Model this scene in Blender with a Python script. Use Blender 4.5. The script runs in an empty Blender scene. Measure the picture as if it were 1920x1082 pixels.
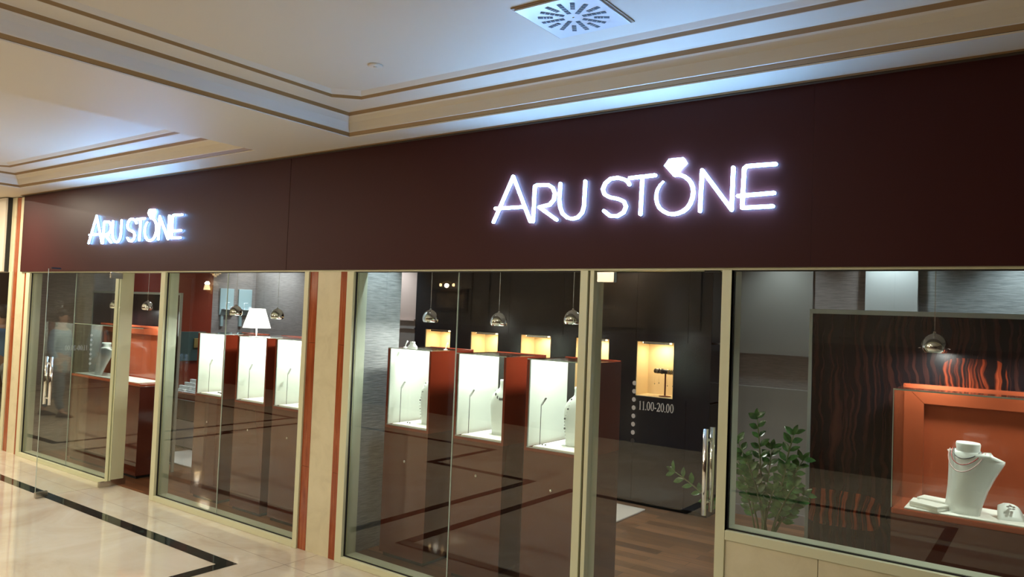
import bpy, bmesh, math, random
from mathutils import Vector, Matrix
random.seed(7)
PI = math.pi
SC = bpy.context.scene
COL = SC.collection

# ------------------------------------------------------------------ camera
cam_d = bpy.data.cameras.new('camera')
cam = bpy.data.objects.new('camera', cam_d)
COL.objects.link(cam)
cam_d.sensor_fit = 'HORIZONTAL'
cam_d.sensor_width = 36.0
cam_d.lens = 36.0 * 1416.5 / 1920.0
cam_d.clip_start = 0.02
right = Vector((0.80866481, 0.58698303, 0.0388864))
up = Vector((-0.01054385, -0.05163001, 0.99861062))
fwd = Vector((-0.58817519, 0.80795128, 0.03556231))
m = Matrix((right, up, -fwd)).transposed().to_4x4()
m.translation = Vector((0, -3.757, 1.815))
cam.matrix_world = m
SC.camera = cam

# ------------------------------------------------------------------ world, exposure
w = bpy.data.worlds.new('world'); SC.world = w; w.use_nodes = True
w.node_tree.nodes['Background'].inputs[0].default_value = (1.0, 0.8, 0.55, 1)
w.node_tree.nodes['Background'].inputs[1].default_value = 0.05
SC.view_settings.view_transform = 'Standard'
SC.view_settings.look = 'None'
SC.view_settings.gamma = 1
SC.view_settings.use_curve_mapping = False
SC.view_settings.exposure = 0.0

WARM = (1.0, 0.88, 0.70)
COOL = (0.76, 0.91, 1.0)
PURE = (1.0, 1.0, 0.96)
SIGN = (0.42, 0.55, 1.0)
K_DOWN = 30.0      # unseen downlights added to light the hall
K_CHAND = 62.0     # hall chandeliers
K_SCONCE = 7.0
K_PEND = 8.0       # pendants over the showcases
K_NICHE = 2.3
K_SHOP = 45.0      # shop ceiling spots

# ------------------------------------------------------------------ materials
def mat(name, col=(0.5, 0.5, 0.5), rough=0.5, metal=0.0, coat=0.0, spec=0.5, emit=None, es=0.0, coat_rough=0.05):
    mt = bpy.data.materials.new(name); mt.use_nodes = True
    b = mt.node_tree.nodes['Principled BSDF']
    b.inputs['Base Color'].default_value = (*col, 1)
    b.inputs['Roughness'].default_value = rough
    b.inputs['Metallic'].default_value = metal
    b.inputs['Coat Weight'].default_value = coat
    b.inputs['Coat Roughness'].default_value = coat_rough
    b.inputs['Specular IOR Level'].default_value = spec
    if emit:
        b.inputs['Emission Color'].default_value = (*emit, 1)
        b.inputs['Emission Strength'].default_value = es
    return mt

def nodes(mt): return mt.node_tree.nodes, mt.node_tree.links, mt.node_tree.nodes['Principled BSDF']

def coords(mt, scale=(1, 1, 1), loc=(0, 0, 0)):
    N, L, B = nodes(mt)
    tc = N.new('ShaderNodeTexCoord'); mp = N.new('ShaderNodeMapping')
    mp.inputs['Scale'].default_value = scale; mp.inputs['Location'].default_value = loc
    L.new(tc.outputs['Object'], mp.inputs['Vector'])
    return mp.outputs['Vector']

def noise(mt, vec, scale=5, detail=4, rough=0.5, dist=0.0):
    N, L, B = nodes(mt)
    n = N.new('ShaderNodeTexNoise'); n.inputs['Scale'].default_value = scale
    n.inputs['Detail'].default_value = detail; n.inputs['Roughness'].default_value = rough
    n.inputs['Distortion'].default_value = dist
    L.new(vec, n.inputs['Vector']); return n.outputs['Fac']

def ramp(mt, fac, stops, interp='LINEAR'):
    N, L, B = nodes(mt)
    r = N.new('ShaderNodeValToRGB'); r.color_ramp.interpolation = interp
    while len(r.color_ramp.elements) < len(stops): r.color_ramp.elements.new(0.5)
    for e, (p, c) in zip(r.color_ramp.elements, stops):
        e.position = p; e.color = (*c, 1)
    L.new(fac, r.inputs['Fac']); return r.outputs['Color']

def bump(mt, fac, strength=0.2, dist=0.01):
    N, L, B = nodes(mt)
    b = N.new('ShaderNodeBump'); b.inputs['Strength'].default_value = strength; b.inputs['Distance'].default_value = dist
    L.new(fac, b.inputs['Height']); L.new(b.outputs['Normal'], B.inputs['Normal'])

def set_col(mt, c): mt.node_tree.links.new(c, mt.node_tree.nodes['Principled BSDF'].inputs['Base Color'])

M = {}
# polished marble floor
mt = M['marble'] = mat('polished_cream_marble', (0.60, 0.51, 0.38), 0.05, spec=0.6)
v = coords(mt, (1, 1, 1)); n = noise(mt, v, 1.6, 8, 0.6, 1.2)
set_col(mt, ramp(mt, n, [(0.30, (0.53, 0.44, 0.32)), (0.5, (0.61, 0.53, 0.40)), (0.70, (0.66, 0.60, 0.48))]))
mt = M['marble_wall'] = mat('cream_stone', (0.52, 0.42, 0.27), 0.22, spec=0.5)
v = coords(mt, (1, 1, 1)); n = noise(mt, v, 6, 8, 0.6, 0.8)
set_col(mt, ramp(mt, n, [(0.25, (0.58, 0.52, 0.34)), (0.5, (0.66, 0.60, 0.40)), (0.8, (0.71, 0.65, 0.45))]))
mt = M['strip'] = mat('black_green_marble', (0.012, 0.018, 0.016), 0.06, spec=0.6)
v = coords(mt); n = noise(mt, v, 14, 8, 0.7, 1.0)
set_col(mt, ramp(mt, n, [(0.5, (0.010, 0.014, 0.013)), (0.62, (0.018, 0.035, 0.030)), (0.75, (0.07, 0.09, 0.08))]))
mt = M['joint'] = mat('tile_joint', (0.22, 0.17, 0.11), 0.5)
mt = M['redstone'] = mat('rust_veined_stone', (0.30, 0.07, 0.02), 0.15)
v = coords(mt, (30, 30, 2.2)); n = noise(mt, v, 1.6, 8, 0.65, 0.6)
set_col(mt, ramp(mt, n, [(0.3, (0.20, 0.038, 0.012)), (0.52, (0.32, 0.075, 0.024)), (0.68, (0.42, 0.13, 0.05)), (0.8, (0.50, 0.26, 0.13))]))
M['frame'] = mat('champagne_aluminium', (0.66, 0.66, 0.44), 0.35, metal=0.05)
M['frame_in'] = mat('pale_aluminium_return', (0.50, 0.54, 0.42), 0.35)
M['gasket'] = mat('black_rubber', (0.008, 0.008, 0.008), 0.6)
M['dark_gap'] = mat('shadow_gap_bronze', (0.07, 0.05, 0.03), 0.4)
mt = M['fascia'] = mat('maroon_satin_panel', (0.046, 0.0105, 0.0095), 0.45, spec=0.14)
mt = M['plaster'] = mat('cream_ceiling_plaster', (0.66, 0.59, 0.47), 0.6)
M['gold'] = mat('matt_gold_moulding', (0.27, 0.155, 0.055), 0.45, metal=0.1)
M['shadowline'] = mat('brown_shadow_joint', (0.06, 0.04, 0.02), 0.7)
M['white_metal'] = mat('white_enamel', (0.75, 0.77, 0.78), 0.25)
M['slot'] = mat('dark_slot', (0.015, 0.015, 0.02), 0.6)
M['chrome'] = mat('chrome', (0.90, 0.90, 0.88), 0.10, metal=1.0)
M['brushed'] = mat('brushed_steel', (0.55, 0.52, 0.46), 0.25, metal=1.0)
M['alu'] = mat('satin_aluminium_trim', (0.42, 0.48, 0.48), 0.3, metal=0.5)
M['lacquer'] = mat('red_brown_lacquer', (0.17, 0.024, 0.010), 0.12, coat=0.5, spec=0.5)
M['lacquer_base'] = mat('shaded_oxblood_lacquer', (0.085, 0.018, 0.010), 0.07, coat=0.5, spec=0.5)  # same lacquer, darkened in colour for the dim base panels
M['lacquer_lit'] = mat('lit_orange_lacquer', (0.34, 0.070, 0.028), 0.16, coat=0.3)  # same lacquer, lightened in colour as if lit by the pendants
M['white'] = mat('white_liner', (0.82, 0.84, 0.78), 0.5)
M['white_pad'] = mat('white_pad', (0.86, 0.86, 0.80), 0.55)
M['bust'] = mat('white_leatherette', (0.80, 0.83, 0.80), 0.42)
M['silver'] = mat('silver_jewellery', (0.55, 0.55, 0.55), 0.2, metal=0.9)
M['darkbead'] = mat('dark_beads', (0.10, 0.10, 0.10), 0.3, metal=0.3)
M['redbead'] = mat('red_beads', (0.38, 0.06, 0.06), 0.3)
M['pinkbead'] = mat('pale_pink_beads', (0.62, 0.42, 0.40), 0.3)
M['black_panel'] = mat('charcoal_gloss_panel', (0.008, 0.012, 0.018), 0.16, spec=0.5)
M['grey_wall'] = mat('grey_paint', (0.27, 0.25, 0.22), 0.6)
M['mauve'] = mat('mauve_paint', (0.50, 0.36, 0.32), 0.6)
M['taupe'] = mat('taupe_wainscot', (0.22, 0.19, 0.18), 0.5)
M['white_wall'] = mat('white_paint', (0.60, 0.62, 0.60), 0.55)
M['redwall'] = mat('dark_red_gloss_wall', (0.20, 0.026, 0.012), 0.22, coat=0.3)
M['cream_niche'] = mat('cream_niche_liner', (0.74, 0.60, 0.38), 0.6)
M['shade'] = mat('lit_white_lampshade', (0.9, 0.9, 0.86), 0.7, emit=(1.0, 0.97, 0.90), es=3.0)
M['bulb'] = mat('lit_bulb', (1, 1, 1), 0.5, emit=(0.92, 0.97, 1.0), es=14)
M['warm_bulb'] = mat('lit_warm_bulb', (1, 0.8, 0.5), 0.5, emit=(1.0, 0.66, 0.30), es=22)
M['down_lens'] = mat('lit_downlight_lens', (1, 1, 1), 0.5, emit=(1.0, 0.78, 0.50), es=10)
M['sign'] = mat('lit_white_sign_face', (1, 1, 1), 0.5, emit=(0.22, 0.50, 1.0), es=72)
M['sign_ret'] = mat('blue_white_acrylic_return', (0.8, 0.85, 1), 0.4, emit=(0.06, 0.20, 1.0), es=7)
M['vinyl'] = mat('pale_frosted_vinyl', (0.42, 0.42, 0.43), 0.6)
M['vinyl_black'] = mat('black_vinyl', (0.01, 0.01, 0.012), 0.5)
M['pot'] = mat('grey_ceramic', (0.16, 0.15, 0.14), 0.4)
M['soil'] = mat('potting_soil', (0.02, 0.013, 0.008), 0.9)
M['stem'] = mat('green_stem', (0.10, 0.14, 0.05), 0.45)
mt = M['leaf'] = mat('glossy_green_leaf', (0.05, 0.13, 0.045), 0.22)
v = coords(mt, (1, 1, 1)); n = noise(mt, v, 25, 2)
set_col(mt, ramp(mt, n, [(0.35, (0.02, 0.08, 0.025)), (0.65, (0.07, 0.19, 0.05))]))
M['black_metal'] = mat('black_metal', (0.02, 0.02, 0.02), 0.35, metal=0.5)
M['brown_metal'] = mat('red_brown_metal', (0.12, 0.025, 0.012), 0.3)
M['greenbox'] = mat('dark_green_felt', (0.03, 0.06, 0.055), 0.6)
M['brass'] = mat('brass', (0.55, 0.42, 0.16), 0.3, metal=0.8)
mt = M['rug'] = mat('white_shag_rug', (0.66, 0.58, 0.50), 0.9)
bump(mt, noise(mt, coords(mt), 160, 3), 0.6, 0.01)
M['cabinet_white'] = mat('white_drawer_front', (0.55, 0.50, 0.46), 0.4)

# stacked-slat textured wallpaper
def slatty(name, c0, c1):
    mt = mat(name, c0, 0.45)
    v = coords(mt, (9, 9, 130)); n = noise(mt, v, 1.0, 3, 0.6)
    set_col(mt, ramp(mt, n, [(0.3, c0), (0.7, c1)])); bump(mt, n, 0.5, 0.004)
    return mt
M['slat'] = slatty('grey_stacked_texture', (0.17, 0.18, 0.18), (0.33, 0.34, 0.33))
M['slat_b'] = slatty('brown_grey_stacked_texture', (0.20, 0.165, 0.15), (0.31, 0.26, 0.24))

# interior planks
mt = M['wood'] = mat('dark_plank_floor', (0.08, 0.04, 0.02), 0.28)
N, L, B = nodes(mt)
v = coords(mt, (1, 1, 1))
br = N.new('ShaderNodeTexBrick'); br.inputs['Scale'].default_value = 1.0
br.inputs['Brick Width'].default_value = 0.75; br.inputs['Row Height'].default_value = 0.11
br.inputs['Mortar Size'].default_value = 0.0018; br.offset = 0.37
br.inputs['Color1'].default_value = (0.085, 0.034, 0.014, 1); br.inputs['Color2'].default_value = (0.27, 0.115, 0.048, 1)
br.inputs['Mortar'].default_value = (0.015, 0.007, 0.004, 1)
L.new(v, br.inputs['Vector'])
g = noise(mt, coords(mt, (3, 40, 1)), 1.0, 5, 0.6)
mx = N.new('ShaderNodeMix'); mx.data_type = 'RGBA'; mx.blend_type = 'MULTIPLY'; mx.inputs['Factor'].default_value = 0.6
L.new(br.outputs['Color'], mx.inputs['A']); L.new(ramp(mt, g, [(0.3, (0.5, 0.5, 0.5)), (0.7, (1.3, 1.2, 1.1))]), mx.inputs['B'])
L.new(mx.outputs['Result'], B.inputs['Base Color'])

# bark / forest print, lit patches painted in
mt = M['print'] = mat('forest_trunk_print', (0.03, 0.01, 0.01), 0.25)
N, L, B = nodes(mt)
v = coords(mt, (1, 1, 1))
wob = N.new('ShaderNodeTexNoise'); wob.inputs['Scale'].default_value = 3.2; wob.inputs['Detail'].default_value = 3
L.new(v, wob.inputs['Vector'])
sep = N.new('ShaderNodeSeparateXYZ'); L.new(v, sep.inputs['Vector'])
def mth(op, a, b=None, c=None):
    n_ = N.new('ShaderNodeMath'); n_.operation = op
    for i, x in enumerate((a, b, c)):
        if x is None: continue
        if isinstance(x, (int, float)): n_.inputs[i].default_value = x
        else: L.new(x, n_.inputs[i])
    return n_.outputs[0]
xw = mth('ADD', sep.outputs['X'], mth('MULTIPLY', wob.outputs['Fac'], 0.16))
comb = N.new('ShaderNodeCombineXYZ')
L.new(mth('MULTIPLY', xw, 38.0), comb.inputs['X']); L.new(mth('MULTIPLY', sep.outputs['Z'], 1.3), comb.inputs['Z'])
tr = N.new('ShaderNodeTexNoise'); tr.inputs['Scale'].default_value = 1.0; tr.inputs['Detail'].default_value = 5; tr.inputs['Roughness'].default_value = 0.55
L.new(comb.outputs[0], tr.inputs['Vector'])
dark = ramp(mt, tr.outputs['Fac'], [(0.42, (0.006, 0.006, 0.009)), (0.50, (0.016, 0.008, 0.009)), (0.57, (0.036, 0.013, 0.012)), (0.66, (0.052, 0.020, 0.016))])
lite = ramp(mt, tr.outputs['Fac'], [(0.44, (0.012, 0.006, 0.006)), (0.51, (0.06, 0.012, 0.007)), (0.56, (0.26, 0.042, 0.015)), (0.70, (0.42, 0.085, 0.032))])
def lit_patch(cx, cz, rx, rz):
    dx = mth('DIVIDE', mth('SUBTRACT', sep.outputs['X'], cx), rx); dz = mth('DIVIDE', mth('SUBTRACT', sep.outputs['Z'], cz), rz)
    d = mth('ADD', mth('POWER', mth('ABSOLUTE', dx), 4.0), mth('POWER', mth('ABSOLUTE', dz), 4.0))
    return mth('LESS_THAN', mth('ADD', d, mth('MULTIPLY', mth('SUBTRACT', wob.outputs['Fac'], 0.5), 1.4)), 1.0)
msk = mth('MAXIMUM', lit_patch(0.80, 1.55, 0.15, 0.14), lit_patch(0.19, 0.82, 0.21, 0.10))  # orange patches: reflected and spilled light painted into the print colour
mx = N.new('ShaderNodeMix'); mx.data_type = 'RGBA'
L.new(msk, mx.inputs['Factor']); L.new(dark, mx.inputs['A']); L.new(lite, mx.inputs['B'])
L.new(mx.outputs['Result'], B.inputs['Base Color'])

def glass(name, f0=0.045, tint=(0.93, 0.97, 0.93)):
    mt = bpy.data.materials.new(name); mt.use_nodes = True
    N = mt.node_tree.nodes; L = mt.node_tree.links; N.clear()
    o = N.new('ShaderNodeOutputMaterial'); mx = N.new('ShaderNodeMixShader')
    t = N.new('ShaderNodeBsdfTransparent'); t.inputs[0].default_value = (*tint, 1)
    g = N.new('ShaderNodeBsdfGlossy'); g.inputs['Roughness'].default_value = 0.0; g.inputs[0].default_value = (1, 1, 1, 1)
    lw = N.new('ShaderNodeLayerWeight'); lw.inputs[0].default_value = 0.5
    p = N.new('ShaderNodeMath'); p.operation = 'POWER'; p.inputs[1].default_value = 5
    ma = N.new('ShaderNodeMath'); ma.operation = 'MULTIPLY_ADD'; ma.inputs[1].default_value = 1 - f0; ma.inputs[2].default_value = f0
    L.new(lw.outputs['Facing'], p.inputs[0]); L.new(p.outputs[0], ma.inputs[0]); L.new(ma.outputs[0], mx.inputs[0])
    L.new(t.outputs[0], mx.inputs[1]); L.new(g.outputs[0], mx.inputs[2]); L.new(mx.outputs[0], o.inputs[0])
    return mt
M['glass'] = glass('clear_shop_glass', 0.045, (0.965, 0.985, 0.965))
M['glass_case'] = glass('showcase_glass', 0.03, (0.97, 0.99, 0.975))
M['glass_edge'] = mat('pale_glass_edge', (0.40, 0.48, 0.42), 0.15)

# ------------------------------------------------------------------ mesh helpers
class MB:
    def __init__(s): s.bm = bmesh.new(); s.mats = []
    def mi(s, m):
        if m not in s.mats: s.mats.append(m)
        return s.mats.index(m)
    def _tag(s, faces, m, smooth=False):
        i = s.mi(m)
        for f in faces: f.material_index = i; f.smooth = smooth
    def box(s, x0, x1, y0, y1, z0, z1, m, bev=0.0, mat4=None):
        old = set(s.bm.faces)
        r = bmesh.ops.create_cube(s.bm, size=1)
        vs = r['verts']
        for v in vs:
            v.co = Vector(((x0 + x1) / 2 + v.co.x * (x1 - x0), (y0 + y1) / 2 + v.co.y * (y1 - y0), (z0 + z1) / 2 + v.co.z * (z1 - z0)))
        fs = list({f for v in vs for f in v.link_faces})
        if bev > 0:
            es = list({e for v in vs for e in v.link_edges})
            b = bmesh.ops.bevel(s.bm, geom=es, offset=bev, segments=2, affect='EDGES', profile=0.5)
            fs = [f for f in s.bm.faces if f not in old]
            vs = list({v for f in fs for v in f.verts})
        if mat4 is not None:
            for v in vs: v.co = mat4 @ v.co
        s._tag(fs, m)
        return vs
    def poly(s, pts, m, smooth=False):
        f = s.bm.faces.new([s.bm.verts.new(p) for p in pts]); s._tag([f], m, smooth); return f
    def prism(s, pts2, axis, a, b, m):
        """extrude outline pts2 along axis 'x','y','z' between a and b"""
        def P(p, t):
            return {'x': (t, p[0], p[1]), 'y': (p[0], t, p[1]), 'z': (p[0], p[1], t)}[axis]
        A = [s.bm.verts.new(P(p, a)) for p in pts2]; B = [s.bm.verts.new(P(p, b)) for p in pts2]
        n = len(pts2); fs = []
        for i in range(n):
            fs.append(s.bm.faces.new((A[i], A[(i + 1) % n], B[(i + 1) % n], B[i])))
        fs.append(s.bm.faces.new(A[::-1])); fs.append(s.bm.faces.new(B))
        s._tag(fs, m); return fs
    def rings(s, rs, m, cap0=True, cap1=True, smooth=True, close=True):
        V = [[s.bm.verts.new(p) for p in r] for r in rs]; fs = []
        n = len(V[0])
        for a, b in zip(V, V[1:]):
            for i in range(n if close else n - 1):
                fs.append(s.bm.faces.new((a[i], a[(i + 1) % n], b[(i + 1) % n], b[i])))
        if cap0: fs.append(s.bm.faces.new(V[0][::-1]))
        if cap1: fs.append(s.bm.faces.new(V[-1]))
        s._tag(fs, m, smooth); return fs
    def lathe(s, prof, c, m, n=24, cap0=False, cap1=False):
        rs = [[(c[0] + r * math.cos(2 * PI * k / n), c[1] + r * math.sin(2 * PI * k / n), c[2] + z) for k in range(n)] for r, z in prof]
        return s.rings(rs, m, cap0, cap1)
    def tube(s, pts, r, m, n=8, caps=True, sx=1.0):
        pts = [Vector(p) for p in pts]
        rad = r if isinstance(r, (list, tuple)) else [r] * len(pts)
        rs = []; prev = None
        for i, p in enumerate(pts):
            d = (pts[min(i + 1, len(pts) - 1)] - pts[max(i - 1, 0)]).normalized()
            if prev is None:
                a = Vector((0, 0, 1)) if abs(d.z) < 0.9 else Vector((1, 0, 0))
                u = d.cross(a).normalized()
            else:
                u = (prev - d * prev.dot(d)).normalized()
            prev = u; v = d.cross(u)
            rs.append([p + (u * math.cos(2 * PI * k / n) * rad[i] + v * math.sin(2 * PI * k / n) * rad[i] * sx) for k in range(n)])
        return s.rings(rs, m, caps, caps)
    def ball(s, c, r, m, seg=10, scale=(1, 1, 1)):
        q = bmesh.ops.create_uvsphere(s.bm, u_segments=seg, v_segments=max(5, seg // 2 + 1), radius=r)
        for v in q['verts']: v.co = Vector((c[0] + v.co.x * scale[0], c[1] + v.co.y * scale[1], c[2] + v.co.z * scale[2]))
        s._tag({f for v in q['verts'] for f in v.link_faces}, m, True)
    def build(s, name, parent=None, fix=True):
        if fix: bmesh.ops.recalc_face_normals(s.bm, faces=s.bm.faces)
        me = bpy.data.meshes.new(name); s.bm.to_mesh(me); s.bm.free()
        for mm in s.mats: me.materials.append(mm)
        o = bpy.data.objects.new(name, me); COL.objects.link(o)
        if parent: o.parent = parent
        return o

def tag(o, label, cat, group=None, kind=None):
    o['label'] = label; o['category'] = cat
    if group: o['group'] = group
    if kind: o['kind'] = kind
    return o
def struct(o, label=None):
    o['kind'] = 'structure'
    if label: o['label'] = label
    return o
def empty(name, loc=(0, 0, 0), rz=0.0, parent=None):
    o = bpy.data.objects.new(name, None); COL.objects.link(o); o.location = loc; o.rotation_euler = (0, 0, rz); o.empty_display_size = 0.1
    if parent: o.parent = parent
    return o
def copy_tree(o, parent=None):
    c = o.copy(); COL.objects.link(c); c.parent = parent
    for ch in list(o.children): copy_tree(ch, c)
    return c
def onebox(name, parent, x0, x1, y0, y1, z0, z1, m, bev=0.0):
    b = MB(); b.box(x0, x1, y0, y1, z0, z1, m, bev); return b.build(name, parent)
def lamp(name, kind, loc, power, col, parent=None, size=0.1, aim=None, spot=None, blend=0.5, rad=0.03):
    d = bpy.data.lights.new(name, kind); d.energy = power; d.color = col
    if kind == 'AREA': d.shape = 'DISK'; d.size = size
    else: d.shadow_soft_size = rad
    if kind == 'SPOT': d.spot_size = spot; d.spot_blend = blend
    o = bpy.data.objects.new(name, d); COL.objects.link(o); o.location = loc
    if aim is not None:
        o.rotation_euler = (Vector(aim)).to_track_quat('-Z', 'Y').to_euler()
    if parent: o.parent = parent
    return o

# ================================================================== SETTING: hall
HX0, HX1, HY = -17.0, 3.0, -6.5
# floor with inlaid dark strips
b = MB(); b.box(HX0, HX1, HY, 0.06, -0.1, 0, M['marble'])
SW = 0.052; zt = 0.0012
def strip(path, close=False):
    n = len(path); out = []
    P = [Vector((p[0], p[1])) for p in path]
    L_, R_ = [], []
    for i in range(n):
        a = P[i - 1] if (i > 0 or close) else None; c = P[(i + 1) % n] if (i < n - 1 or close) else None
        d1 = (P[i] - a).normalized() if a is not None else (c - P[i]).normalized()
        d2 = (c - P[i]).normalized() if c is not None else d1
        n1 = Vector((-d1.y, d1.x)); n2 = Vector((-d2.y, d2.x)); mm = (n1 + n2).normalized(); k = SW / max(0.3, mm.dot(n1))
        L_.append(P[i] + mm * k); R_.append(P[i] - mm * k)
    for i in range(n if close else n - 1):
        j = (i + 1) % n
        b.poly([(L_[i].x, L_[i].y, zt), (R_[i].x, R_[i].y, zt), (R_[j].x, R_[j].y, zt), (L_[j].x, L_[j].y, zt)], M['strip'])
strip([(-4.70, -0.56), (-4.70, -3.15), (-6.17, -3.15), (-6.17, -4.38), (-9.62, -4.38), (-9.62, -2.6), (-9.50, -2.6), (-9.50, -0.56)], True)
strip([(-4.15, -0.60), (0.75, -0.60), (0.75, -3.10), (-0.8, -3.10), (-0.8, -4.38), (-2.9, -4.38), (-2.9, -3.10), (-4.15, -3.10)], True)
strip([(-10.15, -0.58), (-10.15, -4.2), (-16.0, -4.2), (-16.0, -0.58)], True)
for x in (-9.85, -4.40, 0.95): b.box(x - 0.0015, x + 0.0015, HY, 0, 0, 0.0006, M['joint'])
b.box(-4.10, -4.097, -0.5, 0, 0, 0.0006, M['joint'])
for y in (-0.30, -3.45): b.box(HX0, HX1, y - 0.0012, y + 0.0012, 0, 0.0005, M['joint'])
struct(b.build('floor'))

# ceiling: soffit with coffers
CZ = 2.99
cof = [(-9.16, -4.96, -3.35, -0.32), (-3.962, 0.24, -3.35, -0.278), (-16.0, -10.16, -3.35, -0.32)]
b = MB()
xs = [HX0, -16.0, -10.16, -9.16, -4.96, -3.962, 0.24, HX1]
b.box(HX0, HX1, HY, -3.35, CZ, CZ + 0.3, M['plaster'])
b.box(HX0, HX1, -0.278, 0.1, CZ, CZ + 0.3, M['plaster'])
for x0, x1 in ((HX0, -16.0), (-10.16, -9.16), (-4.96, -3.962), (0.24, HX1)):
    b.box(x0, x1, -3.35, -0.278, CZ, CZ + 0.3, M['plaster'])
for x0, x1 in ((-16.0, -10.16), (-9.16, -4.96)): b.box(x0, x1, -0.32, -0.278, CZ, CZ + 0.3, M['plaster'])
prof = [(0, 0, 'plaster'), (0.003, 0.006, 'shadowline'), (0.004, 0.008, 'gold'), (0.018, 0.020, 'gold'), (0.024, 0.026, 'plaster'), (0.030, 0.028, 'plaster'), (0.036, 0.050, 'plaster'),
        (0.048, 0.085, 'plaster'), (0.070, 0.112, 'plaster'), (0.078, 0.118, 'plaster'), (0.080, 0.120, 'gold'), (0.100, 0.138, 'plaster'), (0.116, 0.142, 'plaster'),
        (0.240, 0.148, 'plaster'), (0.243, 0.150, 'gold'), (0.262, 0.163, 'plaster'), (0.270, 0.166, 'plaster'), (0.300, 0.182, 'plaster')]
def loop(c, off, z):
    x0, x1, y0, y1 = c; x0 += off; x1 -= off; y0 += off; y1 -= off
    k = 0.0 if off < 0.11 else 0.13 * min(1, (off - 0.11) / 0.1)
    k = max(k, 0.0005)
    return [(x0 + k, y0, z), (x1 - k, y0, z), (x1, y0 + k, z), (x1, y1 - k, z), (x1 - k, y1, z), (x0 + k, y1, z), (x0, y1 - k, z), (x0, y0 + k, z)]
for c in cof:
    for (o0, h0, mm), (o1, h1, _) in zip(prof, prof[1:]):
        A = loop(c, o0, CZ + h0); B2 = loop(c, o1, CZ + h1)
        for i in range(8):
            j = (i + 1) % 8
            b.poly([A[i], A[j], B2[j], B2[i]], M[mm])
    b.poly(loop(c, prof[-1][0], CZ + prof[-1][1])[::-1], M['plaster'])
b.box(HX0, HX1, HY, 0.1, CZ + 0.3, CZ + 0.34, M['plaster'])
struct(b.build('ceiling', fix=False))
# shadow joint between ceiling and fascia
b = MB(); b.box(-9.80, HX1, -0.055, -0.03, CZ - 0.010, CZ, M['shadowline']); b.box(-9.80, HX1, -0.070, -0.055, CZ - 0.005, CZ, M['gold'])
struct(b.build('trim_1'))

# opposite wall of the hall (seen reflected in the glass) and end walls
mt = M['panel_wall'] = mat('warm_brown_panelled_wall', (0.10, 0.068, 0.042), 0.5)
M['dado'] = mat('dark_wood_dado', (0.06, 0.03, 0.015), 0.3)
b = MB(); b.box(HX0, HX1, HY - 0.1, HY, 0, 3.3, M['panel_wall'])
b.box(HX0, HX1, HY, HY + 0.03, 0, 1.62, M['dado'])
for i in range(9):
    x0 = -16.4 + i * 2.1; x1 = x0 + 1.75
    for a, c_, d, e in ((x0, x1, 1.70, 1.74), (x0, x1, 2.72, 2.76), (x0, x0 + 0.04, 1.74, 2.72), (x1 - 0.04, x1, 1.74, 2.72)):
        b.box(a, c_, HY, HY + 0.03, d, e, M['panel_wall'])
struct(b.build('wall_south'))
b = MB(); b.box(HX1, HX1 + 0.1, HY, 0.1, 0, 3.3, M['panel_wall']); struct(b.build('wall_east'))
b = MB(); b.box(HX0 - 0.1, HX0, HY, 0.1, 0, 3.3, M['panel_wall']); struct(b.build('wall_west'))

# ================================================================== SETTING: shop shell
IX0, IX1, IH = -9.70, 1.6, 2.75
b = MB(); b.box(IX0, IX1, 0.06, 3.7, -0.1, 0.001, M['wood']); struct(b.build('floor'))
b = MB(); b.box(IX0, IX1, 0.1, 3.7, IH, IH + 0.1, mat('pale_shop_ceiling', (0.55, 0.55, 0.53), 0.7)); struct(b.build('ceiling'))
b = MB()   # wall left: textured, red gloss section, textured
b.box(IX0 - 0.1, IX0, 0.1, 1.12, 0, IH, M['slat_b']); b.box(IX0 - 0.1, IX0 + 0.012, 1.12, 2.385, 0, IH, M['redwall']); b.box(IX0 - 0.1, IX0, 2.385, 3.1, 0, IH, M['slat_b'])
struct(b.build('wall_left'))
b = MB(); b.box(IX1, IX1 + 0.1, 0.1, 3.7, 0, IH, M['grey_wall']); struct(b.build('wall_right'))
b = MB()   # back wall, left stretch: textured then mauve over taupe wainscot
b.box(IX0, -7.6, 3.09, 3.19, 0, IH, M['slat_b'])
b.box(-7.6, -6.44, 3.09, 3.19, 1.72, IH, M['mauve']); b.box(-7.6, -6.44, 3.09, 3.19, 0, 1.70, M['taupe'])
b.box(-7.6, -6.44, 3.07, 3.19, 1.70, 1.72, M['mauve']); b.box(-7.6, -6.44, 3.075, 3.19, 1.60, 1.615, M['taupe'])
struct(b.build('wall_back'))
b = MB()   # back wall, right stretch behind the plant and the screen
b.box(-2.83, -1.854, 3.5, 3.6, 0, 1.225, M['grey_wall']); b.box(-2.83, -1.854, 3.5, 3.6, 1.54, IH, M['grey_wall'])
b.box(-2.83, -1.854, 3.56, 3.6, 1.225, 1.54, M['slat_b'])
b.box(-1.854, -1.40, 3.52, 3.6, 0, IH, M['slat_b'])
b.box(-1.40, -0.988, 3.46, 3.6, 0, IH, M['white_wall'])
b.box(-0.988, IX1, 3.52, 3.6, 0, IH, M['slat'])
struct(b.build('wall_back'))
# partition behind the pilaster
b = MB(); b.box(-4.60, -4.245, 0.125, 0.58, 0, IH, M['slat']); struct(b.build('wall_partition'))
b = MB(); b.box(-2.83, -1.86, 3.47, 3.5, 0, 0.09, M['taupe']); b.box(IX0, -6.44, 3.075, 3.09, 0, 0.09, M['taupe']); struct(b.build('baseboard_back'))

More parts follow.
